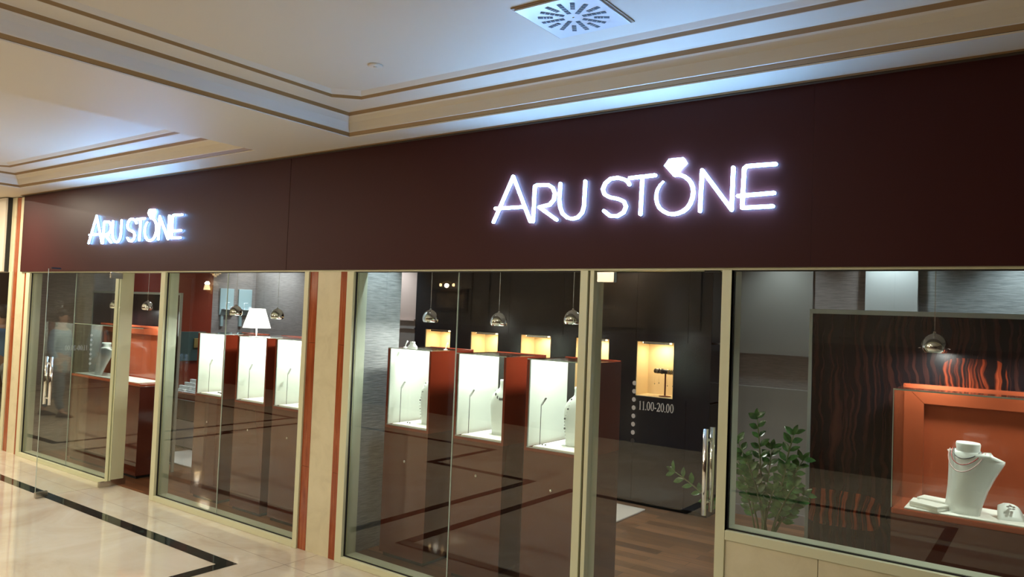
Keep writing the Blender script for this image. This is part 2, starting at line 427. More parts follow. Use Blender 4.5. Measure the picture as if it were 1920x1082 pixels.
# charcoal panelled wall with five niche openings
NX = [-6.265 + 0.7108 * k for k in range(5)]; NW = 0.40; NZ0, NZ1 = 1.068, 1.610
b = MB(); bm_ = M['black_panel']; gp = 0.002
b.box(-6.44, -2.65, 3.10, 3.45, NZ1 + 0.02, IH, M['gasket']); b.box(-6.44, -2.65, 3.10, 3.45, 0, NZ0 - 0.02, M['gasket'])
seams = [-6.44, -5.72, -5.01, -4.292, -3.43, -2.882, -2.65]
for a, c_ in zip(seams, seams[1:]):
    b.box(a + gp, c_ - gp, 3.09, 3.10, 0.04, NZ0, bm_); b.box(a + gp, c_ - gp, 3.09, 3.10, NZ1, IH, bm_)
prev = -6.44
for x in NX:
    b.box(prev, x, 3.09, 3.45, NZ0, NZ1, bm_); prev = x + NW
b.box(prev, -2.65, 3.09, 3.45, NZ0, NZ1, bm_)
b.box(-6.44, -2.65, 3.10, 3.12, 0, 0.04, M['gasket'])
struct(b.build('wall_center'))

niche_lab = ['leftmost lit cream niche in the black back wall, beside the mauve wall', 'second lit cream niche from the left in the black wall, right of a pendant',
             'middle lit cream niche in the black back wall, between two pendants', 'fourth lit cream niche in the black back wall, cut by the door post',
             'lit cream wall niche seen through the glass door, holding a bracelet bar']
for k, x in enumerate(NX):
    t = empty('wall_niche', (x, 3.10, NZ0)); tag(t, niche_lab[k], 'niche', 'lit niches in the black wall')
    c_ = M['cream_niche']; D = 0.26; b = MB(); h = NZ1 - NZ0; e = 0.006
    b.box(0, e, 0, D, 0, h, c_); b.box(NW - e, NW, 0, D, 0, h, c_); b.box(0, NW, D, D + e, 0, h, c_)
    b.box(0, NW, 0, D, 0, e, c_); b.box(0, NW, 0, D, h - e, h, c_)
    b.build('liner', t)
    b = MB(); b.box(0.05, NW - 0.05, 0.03, 0.05, h - 0.018, h - e, M['down_lens']); b.build('light_strip', t)
    b = MB(); b.box(0.06, NW - 0.06, 0.02, 0.03, h - 0.024, h - e, M['brushed']); b.build('strip_cover', t)
    lamp('niche_light', 'AREA', (NW / 2, 0.13, h - 0.03), K_NICHE, (1.0, 0.80, 0.50), t, 0.14, aim=(0, 0, -1))

# ================================================================== FACADE
FZ0, FZ1 = 2.10, CZ - 0.01
edges = [-9.79, -4.904, -0.966, HX1]
flab = ['maroon fascia panel at the left end, carrying the smaller looking sign', 'long maroon fascia panel in the middle, carrying the nearer sign', 'dark maroon fascia panel at the far right, blank']
for (a, c_), lb in zip(zip(edges, edges[1:]), flab):
    b = MB(); b.box(a + (0.0025 if a < 0 and a > -9 and a < -2 else 0.0003), c_ - (0.0025 if c_ < -2 else 0.0003), -0.03, 0.04, FZ0, FZ1, M['fascia'])
    tag(b.build('fascia_panel'), lb, 'fascia panel', 'maroon fascia panels')
b = MB(); b.box(-9.79, HX1, -0.012, 0.10, FZ0 - 0.012, FZ0, M['frame']); struct(b.build('trim_2'))
b = MB(); b.box(-9.79, HX1, 0.042, 0.08, FZ0, FZ1, M['gasket']); b.box(-9.70, HX1, 0.08, 0.118, FZ0, FZ1, M['grey_wall']); struct(b.build('wall_front'))

# stone pilasters
def pilaster(x0, s0, s1, s2, s3, x1, z1, label):
    t = empty('pilaster', (x0, 0, 0)); tag(t, label, 'pilaster', 'stone pilasters')
    b = MB(); b.box(0, s0 - x0, -0.004, 0.12, 0, z1, M['marble_wall']) if s0 - x0 > 0.01 else None
    b.box(s1 - x0, s2 - x0, -0.004, 0.12, 0, 2.09, M['marble_wall'])
    if z1 > 2.2: b.box(s1 - x0, -9.792 - x0, -0.004, 0.12, 2.09, z1, M['marble_wall'])
    if x1 - s3 > 0.01: b.box(s3 - x0, x1 - x0, -0.004, 0.12, 0, z1, M['marble_wall'])
    b.build('stone_face', t)
    for a, c_ in ((s0, s1), (s2, s3)):
        b = MB(); z = 0.0
        for zz in ((0, 0.62), (0.62, 1.55), (1.55, z1 if a < -9.8 else 2.09)):
            if zz[1] > zz[0]: b.box(a - x0 + 0.0005, c_ - x0 - 0.0005, -0.006, 0.12, zz[0] + 0.0008, zz[1] - 0.0008, M['redstone'])
        b.build('inlay_band', t)
    return t
pilaster(-4.637, -4.637, -4.547, -4.291, -4.209, -4.209, 2.09, 'cream stone pilaster with two rust bands between the second and third windows')
pilaster(-10.03, -10.03, -9.93, -9.72, -9.645, -9.645, 2.98, 'cream stone pilaster with two rust bands at the left end of the shopfront')
# cream mullion block beside left fascia
# -------------------------------------------------- glazed windows
GT = 0.008
def window(idx, x0, g0, g1, x1, z0, zg, zt_, seam, label, post_only_left=True):
    """outer x0..x1, glass g0..g1, sill z0..zg, top zt_"""
    t = empty('window_%d' % idx, (x0, 0, z0)); struct(t, label)
    f = M['frame']; b = MB(); X = lambda v: v - x0; Z = lambda v: v - z0
    b.box(X(x0), X(g0), -0.02, 0.10, 0, Z(zt_), f, 0.002); b.box(X(g1), X(x1), -0.02, 0.10, 0, Z(zt_), f, 0.002)
    b.box(X(g0), X(g1), -0.02, 0.10, 0, Z(zg), f, 0.002)
    b.build('window_frame', t)
    b = MB(); g = 0.006
    b.box(X(g0), X(g0) + g, 0.004, 0.016, Z(zg), Z(zt_), M['gasket']); b.box(X(g1) - g, X(g1), 0.004, 0.016, Z(zg), Z(zt_), M['gasket'])
    b.box(X(g0), X(g1), 0.004, 0.016, Z(zg), Z(zg) + g, M['gasket']); b.box(X(g0), X(g1), -0.004, 0.016, Z(zt_) - g, Z(zt_), M['gasket'])
    b.build('gasket', t)
    b = MB(); h = 0.004
    b.box(X(g0), X(g0) + h, 0.03, 0.115, Z(zg), Z(zt_), M['frame_in']); b.box(X(g1) - h, X(g1), 0.03, 0.115, Z(zg), Z(zt_), M['frame_in'])
    b.box(X(g0), X(g1), 0.03, 0.115, Z(zg), Z(zg) + h, M['frame_in'])
    b.build('inner_return', t)
    xs_ = [g0] + seam + [g1]
    for i, (a, c_) in enumerate(zip(xs_, xs_[1:])):
        b = MB(); q = 0.004
        b.box(X(a) + (q if i else 0.002), X(c_) - (q if i < len(xs_) - 2 else 0.002), 0.016, 0.016 + GT, Z(zg) + 0.002, Z(zt_) - 0.002, M['glass'])
        b.build('glass_pane', t)
    for s in seam:
        b = MB(); b.box(X(s) - 0.003, X(s) + 0.003, 0.017, 0.023, Z(zg) + 0.004, Z(zt_) - 0.004, M['glass_edge']); b.build('glass_joint', t)
    return t
TOP = FZ0 - 0.012
window(1, -9.645, -9.553, -7.574, -7.516, 0.0, 0.047, TOP, [-8.49], 'fixed glass window at the far left beside the open door')
window(2, -6.741, -6.667, -4.687, -4.637, 0.0, 0.047, TOP, [-5.74], 'fixed glass window right of the open door')
window(3, -4.209, -4.140, -2.238, -2.188, 0.0, 0.047, TOP, [-3.18], 'fixed glass window left of the closed glass door')
window(4, -1.349, -1.349, 1.45, 1.50, 0.737, 0.784, TOP, [], 'fixed glass window over the low stone wall at the right')
# door jambs and posts
b = MB(); b.box(-2.176, -2.150, -0.015, 0.10, 0, TOP, M['frame'], 0.002); b.box(-2.188, -2.176, 0.0, 0.10, 0, TOP, M['dark_gap']); struct(b.build('trim_3'))
b = MB(); b.box(-1.400, -1.349, -0.02, 0.10, 0, TOP, M['frame'], 0.002); struct(b.build('trim_4'))
b = MB(); b.box(-7.516, -7.505, 0.0, 0.10, 0, TOP, M['dark_gap']); b.box(-7.505, -7.485, -0.012, 0.12, 0, TOP, M['frame'], 0.002); b.box(-7.505, -7.48, -0.005, 0.14, 0, 0.06, M['brushed']); struct(b.build('trim_5'))
# low wall under window 4
b = MB(); b.box(-1.349, -0.906, -0.010, 0.10, 0, 0.737, M['marble_wall']); b.box(-0.903, 0.2, -0.010, 0.10, 0, 0.737, M['marble_wall']); b.box(0.203, 1.50, -0.010, 0.10, 0, 0.737, M['marble_wall'])
struct(b.build('wall_low'))
b = MB(); b.box(1.50, HX1, -0.01, 0.1, 0, TOP, M['marble_wall']); struct(b.build('wall_front'))

# -------------------------------------------------- numerals for the opening hours (serif)
def glyph_polys(ch):
    def ell(cx, cy, rx, ry, n=20): return [(cx + rx * math.cos(2 * PI * i / n), cy + ry * math.sin(2 * PI * i / n)) for i in range(n)]
    if ch == '0': return [('ring', ell(0.26, 0.5, 0.25, 0.5), ell(0.26, 0.5, 0.12, 0.43))], 0.56
    if ch == '1': return [('p', [(0.13, 0), (0.39, 0), (0.39, 0.05), (0.325, 0.06), (0.325, 1.0), (0.29, 1.0), (0.13, 0.90), (0.13, 0.86), (0.20, 0.86), (0.20, 0.06), (0.13, 0.05)])], 0.50
    if ch == '2': return [('p', [(0.02, 0), (0.48, 0), (0.52, 0.24), (0.48, 0.24), (0.43, 0.14), (0.20, 0.14), (0.40, 0.38), (0.49, 0.60), (0.49, 0.80), (0.38, 0.96), (0.24, 1.0), (0.11, 0.95), (0.03, 0.78),
                                 (0.07, 0.74), (0.14, 0.86), (0.24, 0.90), (0.33, 0.82), (0.35, 0.66), (0.30, 0.48), (0.02, 0.06)])], 0.56
    if ch == '.': return [('p', ell(0.10, 0.07, 0.075, 0.075, 10))], 0.22
    if ch == '-': return [('p', [(0.02, 0.28), (0.28, 0.28), (0.28, 0.40), (0.02, 0.40)])], 0.32
def text_mesh(b, s, x, z, width, height, y0, y1, m):
    tot = sum(glyph_polys(c)[1] for c in s); k = width / tot; cx = x
    for c in s:
        ps, adv = glyph_polys(c)
        for p in ps:
            if p[0] == 'p':
                b.prism([(cx + a * k, z + q * height) for a, q in p[1]], 'y', y0, y1, m)
            else:
                n = len(p[1])
                for i in range(n):
                    j = (i + 1) % n
                    b.prism([(cx + a * k, z + q * height) for a, q in (p[1][i], p[1][j], p[2][j], p[2][i])], 'y', y0, y1, m)
        cx += adv * k

def glass_door(loc, rz, width, label, idx):
    t = empty('door_%d' % idx, loc, rz); struct(t, label)
    H0, H1 = 0.012, TOP - 0.010
    b = MB(); b.box(0.004, width, -0.005, 0.005, H0, H1, M['glass']); b.build('glass_leaf', t)
    b = MB(); b.box(width, width + 0.002, -0.005, 0.005, H0, H1, M['glass_edge']); b.build('glass_edge', t)
    b = MB(); b.box(0.0, 0.115, -0.016, 0.016, H1 - 0.055, H1 + 0.004, M['brushed'], 0.002); b.build('hinge_patch', t)
    b = MB(); b.box(0.0, 0.115, -0.016, 0.016, H0 - 0.006, H0 + 0.045, M['brushed'], 0.002); b.build('hinge_patch', t)
    b = MB(); b.box(width - 0.10, width + 0.003, -0.016, 0.016, H0 - 0.006, H0 + 0.045, M['brushed'], 0.002); b.build('lock_patch', t)
    b = MB(); b.box(width - 0.10, width - 0.02, -0.012, 0.012, H1 + 0.0, H1 + 0.012, M['black_metal']); b.build('top_latch', t)
    hx = width - 0.052
    h = empty('door_handle', (0, 0, 0), 0, t)
    for s in (-1, 1):
        b = MB(); b.tube([(hx, s * 0.048, 0.84), (hx, s * 0.048, 1.275)], 0.0135, M['chrome'], 14); b.build('grip_bar', h)
    for z in (0.90, 1.215):
        b = MB(); b.tube([(hx, -0.048, z), (hx, 0.048, z)], 0.008, M['chrome'], 10); b.lathe([(0, 0), (0.014, 0), (0.014, 0.002)], (hx, 0, z - 0.001), M['chrome'], 10); b.build('standoff', h)
    for k in range(8):
        z = 1.4705 - 0.0449 * k
        b = MB(); b.prism([(0.258 + 0.0115 * math.cos(2 * PI * i / 18), z + 0.0125 * math.sin(2 * PI * i / 18)) for i in range(18)], 'y', -0.0062, -0.0052, M['vinyl_black'] if k == 7 else M['vinyl'])
        o = b.build('dot', t)
        if k == 7: o['label'] = 'black dot'
    b = MB(); text_mesh(b, '11.00-20.00', 0.286, 1.329, 0.208, 0.048, -0.0064, -0.0052, M['vinyl']); b.build('opening_hours', t)
    return t
glass_door((-2.148, 0.02, 0), 0, 0.742, 'closed frameless glass door with opening hours and steel pull bars', 2)
glass_door((-7.468, -0.012, 0), -PI / 2 * 0.985, 0.675, 'frameless glass door standing open into the hall, lettering seen reversed', 1)

# -------------------------------------------------- lit signs
GL = dict(
 A=[[(0.0, 0.0), (0.139, 0.276), (0.278, -0.007)], [(0.011, 0.084), (0.229, 0.083)]],
 R=[[(0.298, -0.008), (0.302, 0.203), (0.319, 0.209), (0.398, 0.205), (0.43, 0.186), (0.447, 0.152), (0.441, 0.114), (0.414, 0.087), (0.34, 0.075), (0.465, -0.005)]],
 U=[[(0.484, 0.206), (0.48, 0.117), (0.487, 0.069), (0.504, 0.031), (0.54, 0.003), (0.573, -0.005), (0.609, 0.001), (0.639, 0.029), (0.649, 0.065), (0.652, 0.208)]],
 S=[[(0.933, 0.17), (0.925, 0.185), (0.907, 0.198), (0.862, 0.213), (0.816, 0.21), (0.782, 0.187), (0.768, 0.154), (0.781, 0.124), (0.815, 0.106), (0.871, 0.093), (0.905, 0.076), (0.918, 0.048), (0.904, 0.016), (0.865, -0.003), (0.819, 0.002), (0.781, 0.031)]],
 T=[[(0.936, 0.205), (1.087, 0.209)], [(1.012, 0.204), (1.007, 0.002)]],
 N=[[(1.347, 0.002), (1.352, 0.215), (1.514, 0.0), (1.517, 0.214)]],
 E=[[(1.728, 0.214), (1.587, 0.216), (1.573, 0.205), (1.568, 0.007), (1.719, 0.007)], [(1.546, 0.068), (1.724, 0.072)]])
RING = [(1.136, 0.171), (1.118, 0.154), (1.103, 0.128), (1.098, 0.106), (1.098, 0.078), (1.105, 0.053), (1.120, 0.028), (1.143, 0.010), (1.170, -0.003), (1.199, -0.008), (1.228, -0.004), (1.253, 0.005), (1.276, 0.021), (1.292, 0.043),
        (1.303, 0.072), (1.307, 0.101), (1.304, 0.128), (1.294, 0.152), (1.278, 0.172), (1.256, 0.189), (1.235, 0.198), (1.212, 0.205)]
RR = [0.004, 0.006, 0.008, 0.009, 0.0095, 0.010, 0.0105, 0.011, 0.0115, 0.0115, 0.0115] + [0.0118] * 11
def stroke(b, pts, r, m, y0, y1):
    """flat faced channel stroke with round ends, standing y0..y1"""
    P = [Vector((p[0], 0, p[1])) for p in pts]
    rad = r if isinstance(r, list) else [r] * len(P)
    n = 14
    for i, p in enumerate(P):
        ring = [(p.x + rad[i] * math.cos(2 * PI * k / n), p.z + rad[i] * math.sin(2 * PI * k / n)) for k in range(n)]
        b.prism(ring, 'y', y0 + 0.0004 * (i % 2), y1, m)
    for i in range(len(P) - 1):
        d = (P[i + 1] - P[i]).normalized(); nn = Vector((-d.z, 0, d.x))
        q = [P[i] + nn * rad[i], P[i] - nn * rad[i], P[i + 1] - nn * rad[i + 1], P[i + 1] + nn * rad[i + 1]]
        b.prism([(v.x, v.z) for v in q], 'y', y0 + 0.0002, y1, m)
def sign(loc, label):
    t = empty('shop_sign', loc); tag(t, label, 'sign', 'lit letter signs on the fascia')
    for ch, st in GL.items():
        b = MB()
        for s in st: stroke(b, s, 0.0088, M['sign'], -0.018, -0.006)
        b.build('letter_' + ch.lower(), t)
        b = MB()
        for s in st: stroke(b, s, 0.0084, M['sign_ret'], -0.006, 0.0)
        b.build('letter_backing', t)
    b = MB(); stroke(b, RING, [x * 0.78 for x in RR], M['sign'], -0.018, -0.006)
    b.build('letter_ring', t)
    b = MB(); stroke(b, RING, [x * 0.72 for x in RR], M['sign_ret'], -0.006, 0.0); b.build('letter_backing', t)
    b = MB(); b.prism([(1.140, 0.256), (1.168, 0.290), (1.247, 0.290), (1.266, 0.260), (1.222, 0.218), (1.232, 0.206), (1.226, 0.194), (1.196, 0.194)], 'y', -0.018, 0.0, M['sign']); b.build('gem', t)
    return t
sign((-2.866, -0.031, 2.391), 'glowing white shop name with ring and gem on the middle fascia panel')
sign((-8.132, -0.031, 2.391), 'glowing white shop name with ring and gem on the left fascia panel')

# ================================================================== neighbour shop at the far left
t = empty('neighbour_fascia', (-10.16, 0, 2.10)); tag(t, 'boxy cream fascia of the neighbouring shop at the left edge', 'fascia')
b = MB(); b.box(-2.5, 0, -0.085, 0.1, 0.0, 0.88, M['plaster'], 0.003); b.build('fascia_box', t)
b = MB(); b.box(0.0, 0.012, -0.06, 0.1, 0.0, 0.88, M['gasket']); b.build('shadow_gap', t)
b = MB(); b.box(-10.148, -10.03, -0.015, 0.1, 2.098, 2.985, M['marble_wall']); struct(b.build('trim_6'))
t = empty('window_5', (-12.66, 0, 0)); struct(t, 'neighbouring shop window at the left edge')
b = MB(); b.box(2.55, 2.63, -0.02, 0.1, 0, 2.10, M['frame']); b.box(0, 2.55, -0.02, 0.1, 0, 0.06, M['frame']); b.box(-2.5, 0, -0.02, 0.1, 0, 2.1, M['marble_wall']); b.build('window_frame', t)
b = MB(); b.box(0, 2.55, 0.02, 0.028, 0.06, 2.10, M['glass']); b.build('glass_pane', t)
b = MB()
b.box(-13.4, -9.85, 2.4, 2.5, 0, 2.7, mat('navy_wall', (0.012, 0.02, 0.06), 0.5)); b.box(-13.5, -13.4, 0.1, 2.5, 0, 2.7, M['dado'])
b.box(-9.9, -9.82, 0.125, 2.4, 0, 2.7, M['dado']); b.box(-13.4, -9.9, 0.1, 2.4, 2.7, 2.75, M['dado'])
struct(b.build('wall_neighbour'))
b = MB(); b.box(-13.4, -9.9, 0.06, 2.4, -0.1, 0.001, M['marble']); struct(b.build('floor'))
lamp('neighbour_light', 'POINT', (-11.6, 1.0, 2.5), 14, (0.8, 0.9, 1.0), None, rad=0.1)

# ================================================================== people (seen in the glass)
def person(loc, rz, scale, label, jacket, trousers, carry=False):
    t = empty('person', loc, rz); t.scale = (scale,) * 3; tag(t, label, 'person')
    def skin_obj(name, chains, m, sub=2, root=0):
        verts = []; edges = []; rad = []
        for ch in chains:
            base = len(verts); st = 0
            if isinstance(ch[0], int): prev = ch[0]; ch = ch[1:]
            else: prev = None
            for p in ch:
                verts.append(p[:3]); rad.append((p[3], p[4] if len(p) > 4 else p[3]))
                if prev is not None: edges.append((prev, len(verts) - 1))
                prev = len(verts) - 1
        me = bpy.data.meshes.new(name); me.from_pydata(verts, edges, []); me.materials.append(m)
        o = bpy.data.objects.new(name, me); COL.objects.link(o); o.parent = t
        sk = o.modifiers.new('skin', 'SKIN'); sk.use_smooth_shade = True
        if not me.skin_vertices: 
            bpy.context.view_layer.update()
        for v, r in zip(me.skin_vertices[0].data, rad): v.radius = r
        me.skin_vertices[0].data[root].use_root = True
        ss = o.modifiers.new('sub', 'SUBSURF'); ss.levels = sub; ss.render_levels = sub
        return o
    sk = mat('skin_tone', (0.42, 0.24, 0.16), 0.5)
    # whole body: pelvis root, torso, neck, head; legs mid stride; arms
    body = [[(0, 0, 0.95, 0.13, 0.10), (0, 0.0, 1.12, 0.12, 0.09), (0, 0.01, 1.32, 0.15, 0.10), (0, 0.01, 1.43, 0.11, 0.08), (0, 0, 1.50, 0.055), (0, -0.01, 1.57, 0.065, 0.08), (0, -0.01, 1.66, 0.075, 0.092), (0, 0, 1.73, 0.05, 0.06)],
            [0, (0.10, 0.0, 0.88, 0.09), (0.10, -0.09, 0.50, 0.062), (0.10, -0.06, 0.30, 0.052), (0.10, -0.12, 0.09, 0.04), (0.10, -0.25, 0.035, 0.032)],
            [0, (-0.10, 0.0, 0.88, 0.09), (-0.10, 0.09, 0.52, 0.062), (-0.10, 0.20, 0.30, 0.052), (-0.10, 0.30, 0.11, 0.04), (-0.10, 0.20, 0.035, 0.032)],
            [3, (0.20, 0.01, 1.40, 0.06), (0.26, 0.03, 1.14, 0.045), (0.25, -0.10, 0.93, 0.034), (0.25, -0.13, 0.88, 0.026)],
            [3, (-0.20, 0.01, 1.40, 0.06), (-0.26, 0.0, 1.14, 0.045), (-0.25, -0.02, 0.92, 0.034), (-0.25, -0.03, 0.87, 0.026)]]
    skin_obj('body', body, sk)
    jk = [[(0, 0, 0.97, 0.15, 0.12), (0, 0.0, 1.12, 0.145, 0.112), (0, 0.01, 1.30, 0.175, 0.12), (0, 0.01, 1.42, 0.13, 0.10), (0, 0, 1.475, 0.075)],
          [3, (0.20, 0.01, 1.395, 0.078), (0.265, 0.03, 1.14, 0.062), (0.252, -0.08, 0.96, 0.050)],
          [3, (-0.20, 0.01, 1.395, 0.078), (-0.265, 0.0, 1.14, 0.062), (-0.252, -0.02, 0.96, 0.050)]]
    skin_obj('jacket', jk, jacket)
    tr_ = [[(0, 0, 0.95, 0.142, 0.11), (0, 0, 0.99, 0.14, 0.108)],
           [0, (0.10, 0.0, 0.87, 0.102), (0.10, -0.09, 0.50, 0.078), (0.10, -0.06, 0.30, 0.068), (0.10, -0.115, 0.12, 0.060)],
           [0, (-0.10, 0.0, 0.87, 0.102), (-0.10, 0.09, 0.52, 0.078), (-0.10, 0.20, 0.30, 0.068), (-0.10, 0.29, 0.14, 0.060)]]
    skin_obj('trousers', tr_, trousers)
    for s, y in ((0.10, -0.12), (-0.10, 0.28)):
        b = MB(); rs = []
        for yy, w_, h_ in ((0.07, 0.03, 0.06), (0.04, 0.045, 0.10), (-0.03, 0.05, 0.10), (-0.10, 0.05, 0.06), (-0.17, 0.04, 0.045), (-0.20, 0.015, 0.03)):
            rs.append([(s + w_ * math.cos(a), y + yy, 0.002 + max(0, h_ / 2 + h_ / 2 * math.sin(a))) for a in [2 * PI * i / 12 for i in range(12)]])
        b.rings(rs, M['gasket']); b.build('shoe', t)
    for s in (0.25, -0.25):
        y, z = (-0.135, 0.875) if s > 0 else (-0.035, 0.865)
        b = MB()
        b.ball((s, y, z - 0.03), 0.03, sk, 10, (0.55, 1.2, 1.5))
        for i, ln in enumerate((0.062, 0.07, 0.066, 0.052)):
            yy = y - 0.028 + i * 0.018
            b.tube([(s, yy, z - 0.06), (s - 0.008 * (1 if s > 0 else -1), yy, z - 0.06 - ln * 0.55), (s - 0.024 * (1 if s > 0 else -1), yy, z - 0.06 - ln)], [0.009, 0.008, 0.006], sk, 6)
        b.tube([(s, y - 0.03, z - 0.02), (s - 0.015 * (1 if s > 0 else -1), y - 0.055, z - 0.05), (s - 0.02 * (1 if s > 0 else -1), y - 0.06, z - 0.08)], [0.011, 0.009, 0.007], sk, 6)
        b.build('hand', t)
    b = MB()
    rs = []
    for z, r, yo in ((1.58, 0.075, 0.03), (1.64, 0.096, 0.018), (1.70, 0.098, 0.01), (1.76, 0.075, 0.0), (1.785, 0.03, 0.0)):
        rs.append([(r * 0.86 * math.cos(a), yo + (r * math.sin(a) if math.sin(a) > 0 or z > 1.69 else r * 0.35 * math.sin(a)), z) for a in [2 * PI * i / 16 for i in range(16)]])
    b.rings(rs, mat('dark_hair', (0.03, 0.02, 0.015), 0.5)); b.build('hair', t)
    b = MB()
    b.tube([(0, -0.095, 1.655), (0, -0.118, 1.625), (0, -0.10, 1.615)], [0.008, 0.014, 0.01], sk, 6)
    b.build('nose', t)
    for s in (1, -1):
        b = MB(); b.ball((s * 0.078, 0.0, 1.64), 0.022, sk, 8, (0.4, 0.8, 1.3)); b.build('ear', t)
        b = MB(); b.ball((s * 0.03, -0.092, 1.658), 0.010, M['gasket'], 8, (1.2, 0.5, 0.7)); b.build('eye', t)
    b = MB(); b.tube([(-0.024, -0.094, 1.592), (0, -0.101, 1.590), (0.024, -0.094, 1.592)], 0.005, mat('lips', (0.30, 0.09, 0.07), 0.5), 6); b.build('mouth', t)
    return t
jb = mat('light_blue_denim', (0.13, 0.25, 0.38), 0.8); jt = mat('grey_blue_jeans', (0.12, 0.18, 0.22), 0.8)
person((-12.4, -1.55, 0.0), 0.9, 0.92, 'passer-by in pale blue jacket and jeans, seen reflected in the left window', jb, jt)
person((-11.95, 0.62, 0.001), -1.2, 0.95, 'person in a blue denim jacket behind the glass at the left edge', mat('blue_denim_jacket', (0.09, 0.20, 0.36), 0.8), mat('white_trousers', (0.5, 0.5, 0.5), 0.8))

# ================================================================== showcases (tall niche cabinets)
CW, CD, CBZ, CTZ = 0.435, 0.48, 0.967, 1.540
def bust_mesh(b, h=0.385, w=0.20, lean=0.0, flat=0.62):
    """rounded neck-and-shoulder display form"""
    prof = [(0.00, 0.43, 0.16), (0.10, 0.45, 0.18), (0.30, 0.50, 0.21), (0.50, 0.54, 0.23), (0.62, 0.53, 0.23), (0.72, 0.47, 0.21), (0.79, 0.36, 0.18), (0.83, 0.26, 0.16), (0.86, 0.215, 0.155), (0.93, 0.205, 0.155), (0.985, 0.215, 0.165), (1.0, 0.205, 0.155)]
    rs = []
    for zf, wx, wy in prof:
        yo = -lean * (1 - zf) * 0.05 + 0.02 * zf
        ring = []
        for k in range(28):
            a = 2 * PI * k / 28; c, s = math.cos(a), math.sin(a)
            y = wy * w * s * (1.0 if s < 0 else 0.55)
            ring.append((wx * w * c, yo + y, zf * h))
        rs.append(ring)
    b.rings(rs, M['bust'])
def bead_chain(b, pts, r, m, step=0.012, seed=1):
    rnd = random.Random(seed)
    for a, c_ in zip(pts, pts[1:]):
        a = Vector(a); c_ = Vector(c_); n = max(1, int((c_ - a).length / step))
        for i in range(n):
            p = a.lerp(c_, i / n); b.ball(p, r * rnd.uniform(0.7, 1.25), m, 6)
def make_case():
    t = empty('display_case', (0, 0, 0))
    tk = 0.018
    b = MB(); b.box(0, CW, 0, CD, 0.03, CBZ - 0.02, M['lacquer_base'], 0.001); b.box(0.02, CW - 0.02, 0.02, CD - 0.02, 0, 0.03, M['gasket']); b.build('base_cabinet', t)
    for s in (0, 1):
        b = MB()
        x0 = 0 if s == 0 else CW - tk
        b.box(x0, x0 + tk, 0.001, CD, CBZ - 0.02, CTZ - 0.006, M['lacquer'])
        xi = tk if s == 0 else CW - tk - 0.003
        b.box(xi, xi + 0.003, 0.006, CD - 0.008, CBZ + 0.004, CTZ - 0.008, M['white'])
        b.build('side_panel', t)
    b = MB(); b.box(tk, CW - tk, 0.001, CD, CBZ - 0.02, CBZ, M['lacquer']); b.build('deck', t)
    b = MB(); b.box(tk + 0.03, CW - tk - 0.012, 0.03, CD - 0.04, CBZ, CBZ + 0.010, M['white_pad'], 0.002); b.build('white_mat', t)
    b = MB(); b.box(tk + 0.003, CW - tk - 0.003, 0.003, 0.008, CBZ, CTZ - 0.007, M['glass_case']); b.build('front_glass', t)
    b = MB(); b.box(tk + 0.003, CW - tk - 0.003, CD - 0.007, CD - 0.002, CBZ, CTZ - 0.007, M['glass_case']); b.build('back_glass', t)
    b = MB(); b.box(0.002, CW - 0.002, 0.002, CD - 0.014, CTZ - 0.006, CTZ, M['glass_case']); b.box(0.002, CW - 0.002, 0.0, 0.002, CTZ - 0.006, CTZ, M['glass_edge']); b.build('top_glass', t)
    b = MB(); b.box(0, CW, CD - 0.014, CD, CTZ - 0.012, CTZ + 0.002, M['lacquer']); b.build('rear_rail', t)
    b = MB(); b.box(tk + 0.003, tk + 0.008, 0.004, 0.010, CBZ, CTZ - 0.007, M['alu']); b.box(tk, CW - tk, 0.0, 0.006, CBZ, CBZ + 0.006, M['alu']); b.build('edge_trim', t)
    b = MB(); rs = [[(CW / 2 + 0.13 * 0 + r * math.cos(a), y, 0.72 + r * math.sin(a)) for a in [2 * PI * i / 14 for i in range(14)]] for r, y in ((0.010, 0.0), (0.010, -0.004), (0.006, -0.007))]
    b.rings(rs, M['chrome']); b.build('lock', t)
    l = empty('stick_light', (0.055, 0.10, CBZ), 0, t)
    b = MB(); b.tube([(0, 0, 0), (0.001, 0, 0.268)], 0.0022, M['black_metal'], 6); b.lathe([(0.009, 0), (0.009, 0.004)], (0, 0, 0), M['alu'], 10, True, True); b.build('rod', l)
    b = MB(); b.box(0.0, 0.060, -0.006, 0.006, -0.004, 0.004, M['silver'], 0, Matrix.Translation((0.002, 0, 0.268)) @ Matrix.Rotation(-0.95, 4, 'Y')); b.build('light_head', l)
    return t
case0 = make_case()
CASES = [(-4.080, 'window three left'), (-3.412, ''), (-2.808, ''), (-6.600, ''), (-5.974, ''), (-5.431, '')]
clabs = ['tall oxblood showcase, white lit, leftmost in the window beside the textured partition',
         'tall oxblood showcase, white lit, with the leaf necklace bust inside',
         'tall oxblood showcase with white lit interior, nearest the closed glass door',
         'tall oxblood showcase with white lit interior, leftmost of three in the second window',
         'tall oxblood showcase, white lit and empty, central in the second window',
         'tall oxblood showcase with white lit interior, partly hidden behind the stone pilaster']
cases = []
for i, ((x, _), lb) in enumerate(zip(CASES, clabs)):
    c_ = case0 if i == 0 else copy_tree(case0)
    c_.location = (x, 0.30, 0); tag(c_, lb, 'showcase', 'tall lacquer showcases'); cases.append(c_)

